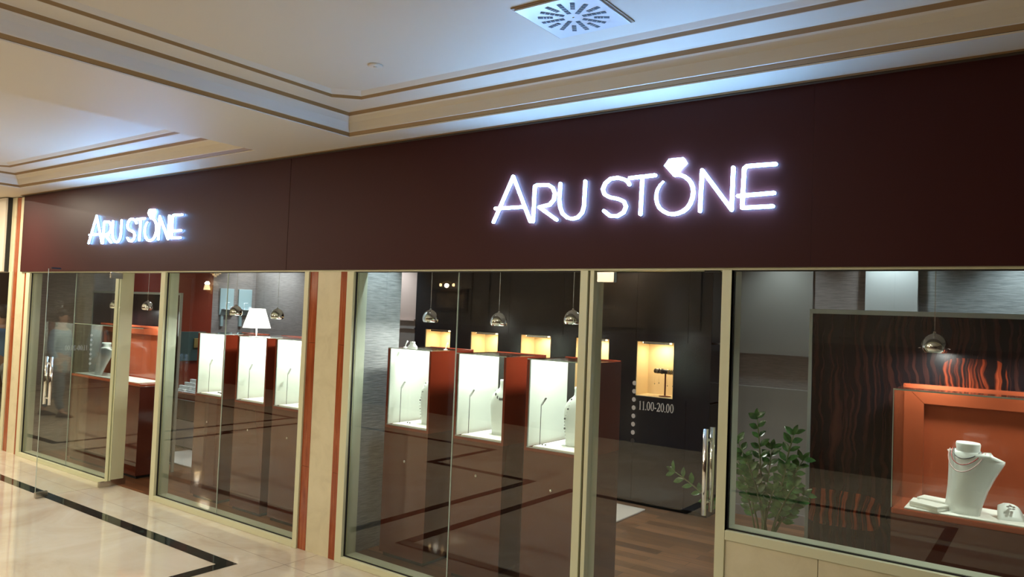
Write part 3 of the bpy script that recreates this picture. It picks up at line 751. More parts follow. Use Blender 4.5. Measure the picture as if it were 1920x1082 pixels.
# busts in the cases
def bust(loc, rz, label, necklace, h=0.385, w=0.20, group='white jewellery busts in the tall showcases'):
    t = empty('jewellery_bust', loc, rz); tag(t, label, 'display bust', group)
    b = MB(); bust_mesh(b, h, w); b.build('bust_form', t)
    return t
def necklace_obj(t_loc, rz, name, builder, label, second=None):
    o = empty(name, t_loc, rz); tag(o, label, 'necklace'); b = MB(); builder(b); b.build('bead_strand', o)
    if second: b = MB(); second(b); b.build('bead_strand', o)
    return o
zb = CBZ + 0.010
bA = bust((-3.795, 0.50, zb), 0.15, 'white bust with a long bead strand, in the leftmost showcase of the middle window', None)
bB = bust((-3.145, 0.52, zb), 0.15, 'white bust with dark leaf necklace, in the middle showcase of the middle window', None)
bC = bust((-2.535, 0.52, zb), 0.15, 'white bust with two long silver strands, in the showcase by the glass door', None)
bD = bust((-5.165, 0.50, zb), 0.15, 'white bust half hidden behind the stone pilaster', None)
W = 0.20 * 0.385
def long_strands(b, m1, seed, s=1, wide=0.85):
    if True:
        pts = []
        for k in range(15):
            f = k / 14; z = 0.385 * (0.80 - 0.78 * f); x = s * (0.04 + 0.05 * min(1, f * 2.2) * wide - 0.02 * max(0, f - 0.6))
            y = -0.036 - 0.014 * math.sin(PI * min(1, f + 0.2)) + 0.010
            pts.append((x, y - 0.004, z))
        bead_chain(b, pts, 0.0034, M['silver'], 0.012, seed); bead_chain(b, pts[::3], 0.006, m1, 0.05, seed + 1)
necklace_obj((-2.535, 0.52, zb), 0.15, 'bead_necklace', lambda b: long_strands(b, M['darkbead'], 3, 1), 'long silver bead necklace hanging on the bust by the glass door', lambda b: long_strands(b, M['darkbead'], 4, -1))
necklace_obj((-3.795, 0.50, zb), 0.15, 'bead_necklace', lambda b: long_strands(b, M['darkbead'], 5, 1), 'long grey bead strand on the bust in the leftmost showcase of the middle window', lambda b: long_strands(b, M['darkbead'], 6, -1))
necklace_obj((-5.165, 0.50, zb), 0.15, 'bead_necklace', lambda b: long_strands(b, M['darkbead'], 9, 1), 'dark bead strand on the bust half hidden by the pilaster', lambda b: long_strands(b, M['darkbead'], 10, -1))
def leaf_neck(b):
    pts = []
    for k in range(13):
        f = k / 12 * 2 - 1; x = 0.062 * f; z = 0.385 * (0.80 - 0.11 * (1 - f * f)); y = -0.046 + 0.028 * f * f
        pts.append((x, y, z))
    bead_chain(b, pts, 0.002, M['silver'], 0.006, 2)
    for k in (1, 3, 5, 6, 7, 9, 11):
        p = pts[k]; b.ball((p[0], p[1] - 0.003, p[2] - 0.012), 0.007, M['darkbead'], 8, (0.8, 0.4, 1.6))
necklace_obj((-3.145, 0.52, zb), 0.15, 'leaf_necklace', leaf_neck, 'dark leaf pendant necklace on the middle bust')
# small jewellery on the mats
def trinket(loc, label, cat='earrings', group=None, s=1.0):
    b = MB()
    for dx in (-0.012, 0.012):
        b.lathe([(0.004 * s, 0), (0.006 * s, 0.003 * s), (0.003 * s, 0.008 * s), (0.0005, 0.010 * s)], (dx, 0, 0), M['darkbead'], 8, True, True)
        b.tube([(dx, 0, 0.004), (dx + 0.01, -0.012, 0.003)], 0.0012, M['silver'], 5)
    o = b.build('earrings'); o.location = loc; tag(o, label, cat, group); return o
trinket((-3.95, 0.42, zb), 'small earrings lying on the white mat of the leftmost showcase in the middle window')
trinket((-2.72, 0.40, zb), 'small earrings lying on the white mat of the showcase by the glass door')
for k, (dx, dy) in enumerate(((0.20, 0.12), (0.27, 0.10), (0.31, 0.14), (0.24, 0.19))):
    trinket((-6.60 + dx, 0.30 + dy, zb), 'pair of small dark earrings on the mat of the left showcase in the second window', 'earrings', 'small earrings in the left showcase', 1.3)
# small display props on top of case A
def small_neck(loc, h, w, label):
    t = empty('necklace_stand', loc, 0.2); tag(t, label, 'display stand'); b = MB()
    b.rings([[(w * wx * math.cos(2 * PI * k / 20), w * wy * math.sin(2 * PI * k / 20), h * z) for k in range(20)] for z, wx, wy in ((0, 0.75, 0.4), (0.25, 0.62, 0.34), (0.5, 0.45, 0.28), (0.6, 0.36, 0.26), (0.95, 0.34, 0.25), (1, 0.36, 0.26))], M['bust'])
    b.build('stand_form', t); return t
small_neck((-3.955, 0.43, CTZ + 0.001), 0.046, 0.060, 'tiny cream neck stand on top of the leftmost showcase of the middle window')
def ring_stand(loc, label):
    b = MB(); b.lathe([(0.014, 0), (0.014, 0.004), (0.004, 0.006)], (0, 0, 0), M['bust'], 12, True, True)
    b.tube([(0, 0, 0.004), (0.008, 0, 0.03), (0.022, 0, 0.050)], [0.004, 0.004, 0.006], M['bust'], 8); o = b.build('ring_stand'); o.location = loc; tag(o, label, 'ring stand'); return o
ring_stand((-4.020, 0.42, CTZ + 0.001), 'slanting white ring stand on the leftmost showcase, left of the neck stand')
ring_stand((-3.685, 0.50, CTZ + 0.001), 'slanting white ring stand at the right end of the leftmost showcase top')

# ================================================================== pendants
def make_pendant():
    t = empty('pendant_lamp'); q = 0.79
    b = MB(); n = 28
    prof = [(0.006, 0.092), (0.016, 0.089), (0.036, 0.080), (0.054, 0.065), (0.067, 0.045), (0.075, 0.022), (0.077, 0.0), (0.074, -0.016), (0.066, -0.028)]; prof = [(r * q, z * q) for r, z in prof]
    b.lathe(prof, (0, 0, 0), M['chrome'], n)
    b.lathe([(r - 0.003, z - 0.001) for r, z in prof], (0, 0, 0), M['white_metal'], n)
    b.lathe([(0.066 * q, -0.028 * q), (0.063 * q, -0.029 * q)], (0, 0, 0), M['chrome'], n); b.build('dome_shade', t)
    b = MB(); b.lathe([(0.0001, -0.024), (0.032, -0.019), (0.0478, -0.011)], (0, 0, 0), M['bulb'], 20); b.build('light_disc', t)
    b = MB(); b.lathe([(0.0001, 0.082), (0.006, 0.081), (0.008, 0.070)], (0, 0, 0), M['chrome'], 14); b.build('cap', t)
    for s in (-1, 1):
        b = MB(); b.tube([(s * 0.0585, 0, 0.0), (s * 0.070, 0, -0.003)], 0.0018, M['chrome'], 6); b.build('side_pin', t)
    b = MB(); b.tube([(0, 0, 0.08), (0, 0, 0.95)], 0.0020, M['silver'], 6); b.build('cable', t)
    b = MB(); b.lathe([(0.03, 0.96), (0.03, 0.945), (0.003, 0.935)], (0, 0, 0), M['chrome'], 16, True, True); b.build('ceiling_rose', t)
    lamp('pendant_light', 'AREA', (0, 0, -0.027), K_PEND, PURE, t, 0.08, aim=(0, 0, -1))
    return t
pend0 = make_pendant()
PEND = [(-3.886, 0.54, 1.762, 'chrome dome pendant over the leftmost showcase of the middle window'), (-3.234, 0.54, 1.760, 'chrome dome pendant over the middle showcase of the middle window'),
        (-2.620, 0.54, 1.795, 'chrome dome pendant beside the door post, over the showcase by the glass door'), (-0.505, 0.50, 1.735, 'chrome dome pendant before the tree print screen at the right'),
        (0.055, 0.50, 1.735, 'chrome dome pendant cut off by the right edge of the photo'), (-5.745, 0.54, 1.722, 'chrome dome pendant right of the white lampshade'),
        (-6.38, 0.54, 1.735, 'chrome dome pendant left of the white lampshade'), (-5.17, 0.54, 1.722, 'chrome dome pendant over the showcase behind the pilaster'),
        (-8.50, 0.45, 1.745, 'chrome dome pendant over the curved bust in the far left window'), (-7.82, 0.45, 1.745, 'chrome dome pendant seen through the open doorway')]
for i, (x, y, z, lb) in enumerate(PEND):
    p = pend0 if i == 0 else copy_tree(pend0)
    p.location = (x, y, z)
    if i in (3, 4, 8, 9):
        for ch in p.children:
            if ch.type == 'LIGHT': ch.data = ch.data.copy(); ch.data.energy = K_PEND * 0.55
    tag(p, lb, 'pendant lamp', 'chrome dome pendants')
    # trim cable length to the shop ceiling
    for ch in p.children:
        if ch.name.startswith(('cable',)): ch.scale = (1, 1, (IH - z) / 0.95)
        if ch.name.startswith('ceiling_rose'): ch.location = (0, 0, IH - z - 0.96)

# ================================================================== floor lamp
t = empty('floor_lamp', (-6.66, 0.98, 0.001)); tag(t, 'floor lamp with glowing white tapered shade behind the second window showcases', 'floor lamp')
b = MB(); b.lathe([(0.15, 0), (0.15, 0.008), (0.02, 0.014), (0.008, 0.03)], (0, 0, 0), M['brushed'], 28, True, True); b.build('base', t)
b = MB(); b.tube([(0, 0, 0.02), (0, 0, 1.62)], 0.007, M['white_metal'], 8); b.build('stem', t)
b = MB(); b.lathe([(0.138, 1.585), (0.076, 1.782)], (0, 0, 0), M['shade'], 32); b.build('lamp_shade', t)
lamp('lamp_glow', 'POINT', (0, 0, 1.68), 3, (1.0, 0.93, 0.82), t, rad=0.05)

# ================================================================== low glass counters with framed backs
DZ = 0.967; GZ = 1.535
def make_counter(W_, D_, label):
    t = empty('glass_counter'); tag(t, label, 'display counter', 'low glass counters')
    b = MB(); b.box(0, W_, 0, D_, 0.03, DZ - 0.03, M['lacquer_base'], 0.001); b.box(0.02, W_ - 0.02, 0.02, D_ - 0.02, 0, 0.03, M['gasket']); b.build('base_cabinet', t)
    b = MB(); b.box(0, W_, -0.004, D_, DZ - 0.03, DZ, M['lacquer_lit'], 0.008); b.build('deck', t)
    b = MB(); b.box(0.055, W_ - 0.055, 0.008, D_ - 0.045, DZ, DZ + 0.007, M['white_pad'], 0.002); b.build('white_mat', t)
    fw = 0.095
    b = MB(); y0, y1 = D_ - 0.03, D_
    zt_ = GZ + 0.010
    b.box(0, W_, y0 + 0.022, y1, DZ, zt_, M['lacquer_lit'])
    def trap(p): b.prism(p, 'y', y0 - 0.012, y0 + 0.022, M['lacquer_lit'])
    e = 0.0012
    trap([(0, DZ), (fw, DZ), (fw, zt_ - fw - e), (0, zt_ - e)]); trap([(W_ - fw, DZ), (W_, DZ), (W_, zt_ - e), (W_ - fw, zt_ - fw - e)])
    trap([(e, zt_), (W_ - e, zt_), (W_ - fw - e, zt_ - fw), (fw + e, zt_ - fw)])
    b.build('back_frame', t)
    b = MB(); b.box(0, 0.006, 0.006, D_ - 0.043, DZ, GZ - 0.006, M['glass_case']); b.box(-0.0006, 0.0, 0.0, 0.006, DZ, GZ, M['glass_edge']); b.build('side_glass', t)
    b = MB(); b.box(W_ - 0.006, W_, 0.006, D_ - 0.043, DZ, GZ - 0.006, M['glass_case']); b.build('side_glass', t)
    b = MB(); b.box(0, W_, 0, 0.006, DZ, GZ - 0.006, M['glass_case']); b.box(0.0, 0.003, -0.001, 0.0, DZ, GZ, M['glass_edge']); b.build('front_glass', t)
    b = MB(); b.box(0, W_, 0, D_ - 0.012 - 0.03, GZ - 0.006, GZ, M['glass_case']); b.box(0, W_, -0.0015, 0, GZ - 0.007, GZ, M['glass_edge']); b.build('top_glass', t)
    return t
cR = make_counter(1.75, 0.33, 'glass counter with framed back in lit-toned orange lacquer in the right window'); cR.location = (-0.652, 0.30, 0)
cL = make_counter(1.50, 0.33, 'glass counter with framed back in lit-toned orange lacquer in the far left window'); cL.location = (-9.10, 0.30, 0)

def shell_bust(loc, rz, H_, label, mirror=1, grp='curved white busts on the glass counters'):
    t = empty('curved_bust', loc, rz); tag(t, label, 'display bust', grp)
    b = MB(); rs = []
    tab = [(0.0, 0.080, -0.050), (0.15, 0.083, -0.047), (0.35, 0.092, -0.038), (0.55, 0.108, -0.026), (0.68, 0.122, -0.016), (0.76, 0.131, -0.012), (0.80, 0.131, -0.012)]
    n = 14
    for zf, hw, yo in tab:
        ring = []
        for k in range(n + 1):
            u = -1 + 2 * k / n; ring.append((hw * u, yo + 0.085 * (u * u) * (0.5 + zf * 0.9) - 0.030, zf * H_ - 0.03 * H_ * u * u * zf))
        for k in range(n, -1, -1):
            u = -1 + 2 * k / n; ring.append((hw * u * 0.985, yo + 0.085 * (u * u) * (0.5 + zf * 0.9) - 0.030 + 0.024, zf * H_ - 0.03 * H_ * u * u * zf))
        rs.append(ring)
    # slope of shoulders up to the neck
    for zf, hw, yo in ((0.845, 0.105, -0.008), (0.875, 0.070, -0.004)):
        ring = []
        for k in range(n + 1):
            u = -1 + 2 * k / n; ring.append((hw * u, yo + 0.045 * u * u - 0.025, zf * H_))
        for k in range(n, -1, -1):
            u = -1 + 2 * k / n; ring.append((hw * u * 0.97, yo + 0.045 * u * u - 0.025 + 0.03 + (0.03 if zf > 0.86 else 0), zf * H_))
        rs.append(ring)
    b.rings(rs, M['bust']); b.build('bust_form', t)
    b = MB(); b.rings([[(r1 * math.cos(2 * PI * k / 28), 0.012 + r2 * math.sin(2 * PI * k / 28), z * H_) for k in range(28)] for z, r1, r2 in ((0.80, 0.066, 0.045), (0.86, 0.056, 0.042), (0.90, 0.052, 0.041), (0.975, 0.055, 0.043), (1.0, 0.052, 0.040))], M['bust']); b.build('neck', t)
    return t
zc = DZ + 0.007
sb = shell_bust((-0.355, 0.43, zc), -0.5, 0.325, 'curved white bust wearing three thin necklaces on the right counter')
def neck_loops(b):
    for rx, drop, m_, r in ((0.058, 0.036, M['darkbead'], 0.0024), (0.066, 0.062, M['redbead'], 0.0024), (0.078, 0.092, M['pinkbead'], 0.0026)):
        pts = []
        for k in range(33):
            a = PI * k / 32; x = rx * math.cos(a); s = math.sin(a)
            z = 0.325 * (0.885 - 0.6 * (rx - 0.058)) - drop * s ** 1.2 + 0.003
            y = 0.006 - (0.050 + 0.35 * drop) * s
            pts.append((x, y, z))
        b.tube(pts, r, m_, 6)
necklace_obj((-0.352, 0.43, zc), -0.30, 'triple_necklace', neck_loops, 'three thin red, dark and pale necklaces on the curved bust at right')
lb_ = shell_bust((-8.66, 0.44, zc), -0.45, 0.36, 'curved white bust in the glass counter at the far left window'); lb_.scale = (1.35, 1.15, 1)
shell_bust((0.06, 0.43, zc), 0.3, 0.30, 'curved white bust cut off by the right edge of the photo')
def gift_box(loc, rz, w_, d_, h_, label):
    t = empty('jewellery_box', loc, rz); tag(t, label, 'box', 'white jewellery boxes')
    b = MB(); b.box(-w_ / 2, w_ / 2, -d_ / 2, d_ / 2, 0, h_ * 0.55, M['white_pad'], 0.003); b.build('box_bottom', t)
    b = MB(); b.box(-w_ / 2 - 0.001, w_ / 2 + 0.001, -d_ / 2 - 0.001, d_ / 2 + 0.001, h_ * 0.58, h_, M['white_pad'], 0.003); b.build('lid', t)
    return t
gift_box((-0.500, 0.372, zc), -0.42, 0.135, 0.095, 0.026, 'flat white jewellery box at the front left of the right counter')
gift_box((-0.492, 0.505, zc), -0.25, 0.13, 0.085, 0.026, 'flat white jewellery box lying behind the front one on the right counter')
t = empty('brooch_stand', (-0.183, 0.43, zc), 0.35); tag(t, 'low curved white stand with a silver flower pendant on the right counter', 'display stand')
b = MB(); rs = []
for k in range(9):
    f = k / 8; a = f * 1.9; y = -0.05 + 0.075 * math.sin(a * 0.9) ; z = 0.004 + 0.062 * math.sin(PI * min(1, f * 0.62 + 0.0)) ; hw = 0.060 * (1 - 0.45 * f)
    top = [(hw * u, y + 0.0, z - 0.012 * u * u) for u in (-1, -0.6, -0.2, 0.2, 0.6, 1)]
    rs.append(top + [(p[0], p[1], p[2] - 0.006) for p in top[::-1]])
b.rings(rs, M['bust']); b.build('curved_plate', t)
b = MB(); b.rings([[(0.018 * r * math.cos(2 * PI * k / 16), 0.026 + 0.014 * r * math.sin(2 * PI * k / 16), z) for k in range(16)] for z, r in ((0.0, 1.3), (0.045, 1.0), (0.062, 1.05))], M['bust']); b.build('rear_prop', t)
o = empty('flower_pendant', (-0.183, 0.43, zc), 0.35); tag(o, 'small silver flower pendant resting on the low white stand', 'pendant')
b = MB()
for k in range(5):
    a = 2 * PI * k / 5 + 0.3; b.ball((0.012 * math.cos(a) + 0.0, -0.022 + 0.010 * math.sin(a), 0.055 + 0.006 * math.sin(a)), 0.0075, M['silver'], 8, (1, 1, 0.5))
b.ball((0, -0.022, 0.060), 0.005, M['silver'], 8); b.build('flower', o)

# ================================================================== tree print screens
def screen(x0, x1, y, label, idx):
    t = empty('privacy_screen', (x0, y, 0)); tag(t, label, 'screen', 'tree print screens')
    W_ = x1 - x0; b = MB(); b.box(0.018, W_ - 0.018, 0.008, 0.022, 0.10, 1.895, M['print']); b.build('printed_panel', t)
    b = MB(); b.box(0, W_, 0, 0.03, 1.893, 1.918, M['alu'], 0.001); b.build('top_rail', t)
    for a in (0, W_ - 0.018):
        b = MB(); b.box(a, a + 0.018, 0, 0.03, 0.0, 1.893, M['alu'], 0.001); b.build('upright', t)
    b = MB(); b.box(0.018, W_ - 0.018, 0, 0.03, 0.08, 0.10, M['alu']); b.build('bottom_rail', t)
    return t
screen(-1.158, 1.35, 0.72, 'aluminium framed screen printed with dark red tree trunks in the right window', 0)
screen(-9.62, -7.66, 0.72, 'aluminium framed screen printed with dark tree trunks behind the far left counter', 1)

# ================================================================== ZZ plant
t = empty('zz_plant', (-1.285, 0.42, 0.001)); tag(t, 'potted zz plant with glossy green leaflets standing by the door post', 'plant')
b = MB(); b.lathe([(0.11, 0), (0.13, 0.02), (0.155, 0.42), (0.16, 0.44), (0.15, 0.44), (0.145, 0.40)], (0, 0, 0), M['pot'], 28, True, False); b.build('plant_pot', t)
b = MB(); b.lathe([(0.0005, 0.405), (0.146, 0.40)], (0, 0, 0), M['soil'], 20); b.build('soil', t)
rnd = random.Random(11)
def leaflet(b, p, d, up_, L_, Wd):
    d = d.normalized(); s = d.cross(up_).normalized(); nrm = s.cross(d).normalized()
    pr = [(0, 0.06), (0.18, 0.55), (0.42, 1.0), (0.65, 0.9), (0.85, 0.5), (1.0, 0.02)]
    Lv = []; Rv = []; Cv = []
    for f, w_ in pr:
        c_ = p + d * (L_ * f) - nrm * (0.18 * L_ * f * f)
        Lv.append(b.bm.verts.new(c_ + s * Wd * w_ + nrm * 0.12 * Wd * w_)); Rv.append(b.bm.verts.new(c_ - s * Wd * w_ + nrm * 0.12 * Wd * w_)); Cv.append(b.bm.verts.new(c_ - nrm * 0.10 * Wd))
    fs = []
    for i in range(len(pr) - 1):
        fs.append(b.bm.faces.new((Lv[i], Cv[i], Cv[i + 1], Lv[i + 1]))); fs.append(b.bm.faces.new((Cv[i], Rv[i], Rv[i + 1], Cv[i + 1])))
    b._tag(fs, M['leaf'], True)
stems = [(-0.05, -0.02, 0.90, 8), (-0.14, -0.05, 0.76, 8), (-0.50, -0.06, 0.55, 9), (0.15, -0.04, 0.84, 9), (0.18, 0.03, 0.70, 9), (0.17, -0.08, 0.58, 9), (0.02, 0.02, 0.74, 9), (-0.10, 0.06, 0.60, 10),
         (0.10, 0.08, 0.62, 9), (0.16, -0.02, 0.48, 10), (-0.16, 0.0, 0.66, 9), (0.06, -0.06, 0.54, 9), (-0.08, -0.07, 0.66, 8), (0.12, -0.06, 0.66, 9), (0.19, 0.02, 0.52, 9), (-0.13, 0.03, 0.52, 9)]
for k, (dx, dy, h_, tw) in enumerate(stems):
    p0 = Vector((rnd.uniform(-0.05, 0.05), rnd.uniform(-0.05, 0.05), 0.40)); p3 = Vector((dx, dy, 0.40 + h_))
    pm = Vector((p0.x + dx * 0.22, p0.y + dy * 0.22, 0.40 + h_ * 0.62)); pts = []
    for i in range(15):
        f = i / 14; q = p0.lerp(pm, f).lerp(pm.lerp(p3, f), f); pts.append(q)
    b = MB(); b.tube(pts, [0.0075 - 0.0045 * i / 14 for i in range(15)], M['stem'], 7); st = b.build('stem', t)
    b = MB()
    for i in range(tw, 15):
        d = (pts[min(14, i + 1)] - pts[i - 1]).normalized(); side = d.cross(Vector((rnd.uniform(-0.3, 0.3), -1, rnd.uniform(-0.2, 0.2)))).normalized()
        for s in (-1, 1):
            dd = (d * 0.75 + side * s * 1.0 + Vector((0, rnd.uniform(-0.5, 0.2), rnd.uniform(-0.1, 0.3)))).normalized()
            leaflet(b, pts[i] + d * (0.008 * (s > 0)), dd, Vector((rnd.uniform(-0.3, 0.3), -0.8, 0.6)), rnd.uniform(0.052, 0.070), rnd.uniform(0.014, 0.019))
    leaflet(b, pts[14], (pts[14] - pts[13]), Vector((0, -0.8, 0.6)), 0.06, 0.015)
    b.build('foliage', st, fix=False)

# ================================================================== rugs, rear furniture
b = MB(); b.box(-4.4, -3.19, 2.30, 2.93, 0.001, 0.018, M['rug'], 0.006); tag(b.build('floor_rug'), 'pale shag rug on the plank floor behind the closed door', 'rug')
b = MB(); b.box(-8.62, -7.55, 0.97, 1.5, 0.001, 0.018, M['rug'], 0.006); tag(b.build('floor_rug'), 'pale shag rug seen through the second window at lower left', 'rug')
# open counter with ring trays behind second window
t = empty('tray_counter', (-9.28, 1.55, 0.001)); tag(t, 'oxblood counter with ring trays under white light, behind the second window at left', 'counter')
b = MB(); b.box(0, 0.95, 0, 0.4, 0.02, 0.34, M['cabinet_white']); b.box(0, 0.95, 0, 0.4, 0.36, 0.60, M['lacquer_base']); b.box(0.01, 0.94, 0.01, 0.39, 0, 0.36, M['gasket']); b.build('cabinet', t)
b = MB(); b.box(0, 0.95, -0.005, 0.4, 0.60, 0.68, M['lacquer_lit'], 0.003); b.build('counter_top', t)
b = MB(); b.box(0, 0.95, -0.008, 0.0, 0.595, 0.602, M['white_metal']); b.build('edge_trim', t)
for k in range(3):
    q = empty('ring_tray', (-9.25 + 0.30 * k, 1.58, 0.682)); tag(q, 'white ring tray with rows of rings, %s of the three trays on the rear counter' % ('left', 'middle', 'right')[k], 'tray', 'ring trays')
    b = MB(); b.box(0, 0.27, 0, 0.33, 0, 0.012, M['white_metal'], 0.002); b.build('tray', q)
    b = MB()
    for j in range(4): b.box(0.012, 0.258, 0.03 + 0.075 * j, 0.07 + 0.075 * j, 0.012, 0.030 + 0.035 * j, M['white_pad'], 0.003)
    b.build('ring_rolls', q)
    b = MB()
    for j in range(4):
        for i in range(7): b.lathe([(0.004, 0), (0.006, 0.004), (0.001, 0.008)], (0.03 + 0.034 * i, 0.05 + 0.075 * j, 0.029 + 0.035 * j), M['darkbead'], 6)
    b.build('rings', q)
lamp('tray_light', 'AREA', (-8.8, 1.6, 2.5), 8, COOL, None, 0.15, aim=(0, 0, -1))
# dark green wall board with brass plaque on red wall
b = MB(); b.box(IX0 + 0.012, IX0 + 0.035, 1.92, 2.30, 1.02, 1.42, M['greenbox'], 0.003); tag(b.build('green_board'), 'dark green board hung on the red gloss wall', 'board')
b = MB(); b.box(IX0 + 0.035, IX0 + 0.05, 2.12, 2.26, 1.20, 1.33, M['brass'], 0.003); tag(b.build('brass_plaque'), 'small brass plaque mounted over the dark green board', 'plaque')
# pale wall shelves with stands on the textured left wall
for k, (y0, lb) in enumerate(((2.50, 'pale wall display panel nearer the red wall, with small stands'), (2.80, 'pale wall display panel nearer the room corner, with small stands'))):
    t = empty('wall_display', (IX0, y0, 1.50)); tag(t, lb, 'wall display', 'pale wall displays'); pw = M['wd'] = M.get('wd') or mat('pale_blue_glass_panel', (0.36, 0.46, 0.47), 0.3)
    b = MB(); b.box(0.0, 0.02, 0, 0.22, 0.16, 0.54, pw, 0.003); b.build('panel', t)
    b = MB(); b.box(0.0, 0.03, 0.02, 0.06, 0.0, 0.16, pw); b.build('leg', t)
    b = MB(); b.box(0.02, 0.10, 0.03, 0.20, 0.24, 0.25, M['white_metal']); b.build('shelf', t)
    b = MB(); b.tube([(0.06, 0.07, 0.25), (0.06, 0.07, 0.34), (0.06, 0.13, 0.34)], 0.006, M['white_metal'], 6); b.box(0.04, 0.08, 0.14, 0.18, 0.25, 0.29, M['white_metal']); b.build('stand', t)

# bracelet bar in the fifth niche
nx, ny, nz = NX[4], 3.10, NZ0 + 0.007
t = empty('bracelet_bar', (nx + 0.27, ny + 0.10, nz)); tag(t, 'T-shaped stand with dark bracelet bar in the niche seen through the glass door', 'bracelet stand')
b = MB(); b.lathe([(0.06, 0), (0.06, 0.005), (0.01, 0.010)], (0, 0, 0), M['brown_metal'], 24, True, True); b.build('base', t)
b = MB(); b.tube([(0, 0, 0.006), (0, 0, 0.225)], 0.0085, M['brown_metal'], 10); b.build('post', t)
b = MB(); b.tube([(-0.120, 0, 0.245), (-0.113, 0, 0.245), (0.105, 0, 0.245), (0.11, 0, 0.245)], [0.016, 0.023, 0.023, 0.017], M['black_metal'], 16); b.build('bar', t)
for i, (x, m_) in enumerate(((-0.085, 'silver'), (-0.072, 'silver'), (-0.045, 'silver'), (-0.030, 'darkbead'), (0.03, 'silver'), (0.042, 'brass'), (0.055, 'silver'), (0.068, 'brass'), (0.080, 'silver'), (0.092, 'silver'))):
    b = MB(); n = 20; cs = [(x, 0.026 * math.cos(2 * PI * k / n), 0.026 * math.sin(2 * PI * k / n)) for k in range(n + 1)]
    b.tube(cs, 0.0028, M[m_], 6, caps=False); o = b.build('bracelet'); o.location = (nx + 0.27, ny + 0.10, nz + 0.245); tag(o, 'thin metal bracelet among those slipped on the dark bar in the wall niche', 'bracelet', 'bracelets on the bar')
for i, (x, l) in enumerate(((-0.10, 0.11), (-0.055, 0.10), (0.035, 0.12), (0.09, 0.12))):
    b = MB(); b.tube([(0, -0.026, 0), (0, -0.027, -l)], 0.0008, M['brass'], 5); b.ball((0, -0.027, -l - 0.006), 0.0055, M['darkbead'], 8); o = b.build('hanging_pendant'); o.location = (nx + 0.27 + x, ny + 0.10, nz + 0.235)
    tag(o, 'fine chain with a tiny dark drop hanging from the bracelet bar in the niche', 'pendant', 'drop pendants on the bar')

# ================================================================== ceiling vent, detector
CI = CZ + 0.182
t = empty('ceiling_vent', (-1.78, -0.925, CI)); tag(t, 'square white swirl air vent with radial slots in the coffer', 'air vent')
b = MB(); s = 0.19; b.box(-s, s, -s, s, -0.014, -0.006, M['white_metal'], 0.002); b.build('face_plate', t)
b = MB(); b.box(-s - 0.012, s + 0.012, -s - 0.012, s + 0.012, -0.006, -0.0005, M['gold']); b.build('surround', t)
for k in range(16):
    a = 2 * PI * k / 16 + 0.12; r0, r1 = (0.045, 0.155) if k % 2 == 0 else (0.092, 0.160)
    b = MB(); mm4 = Matrix.Rotation(a, 4, 'Z'); b.box(r0, r1, -0.010, 0.010, -0.0155, -0.0145, M['slot'], 0, mm4)
    for q in range(4 if k % 2 == 0 else 3):
        x = r0 + (q + 1) * (r1 - r0) / 5; b.box(x, x + 0.002, -0.010, 0.010, -0.0165, -0.0145, M['white_metal'], 0, mm4)
    b.build('slot', t)
b = MB(); b.lathe([(0.0003, -0.017), (0.004, -0.016), (0.005, -0.014)], (0, 0, 0), M['silver'], 10); b.build('screw', t)
t = empty('smoke_detector', (-3.09, -0.88, CI)); tag(t, 'small flush white disc detector on the coffer ceiling', 'detector')
b = MB(); b.lathe([(0.042, -0.0005), (0.042, -0.006), (0.034, -0.010)], (0, 0, 0), M['plaster'], 24, True, True); b.build('disc', t)
b = MB(); b.lathe([(0.012, -0.010), (0.010, -0.014)], (0, 0, 0), M['plaster'], 16, True, True); b.build('sensor', t)

# ================================================================== hall lights
def make_added_downlight():
    t = empty('added_downlight'); b = MB(); b.lathe([(0.055, -0.0005), (0.055, -0.004), (0.042, -0.006), (0.040, -0.001)], (0, 0, 0), M['brass'], 24); b.build('trim_ring', t)
    b = MB(); b.lathe([(0.0003, -0.003), (0.040, -0.003)], (0, 0, 0), M['down_lens'], 20); b.build('lens', t)
    lamp('downlight', 'AREA', (0, 0, -0.012), K_DOWN, WARM, t, 0.09, aim=(0, 0, -1)); return t
dl0 = make_added_downlight()
DL = [(-13.0, -2.0, CI), (-11.4, -1.1, CI), (-9.66, -1.2, CZ), (-9.66, -3.0, CZ), (-7.0, -2.9, CI), (-4.45, -3.0, CZ), (-5.0, -4.9, CZ), (-8.0, -4.9, CZ), (-1.9, -4.9, CZ), (-9.5, -0.72, CZ), (-2.4, -2.9, CI), (-12.5, -4.9, CZ)]  # fixtures added out of view as light sources for the hall
for i, p in enumerate(DL):
    d = dl0 if i == 0 else copy_tree(dl0)
    d.location = p; tag(d, 'small round brass-rimmed downlight added outside the view to light the hall', 'downlight', 'added hall downlights')

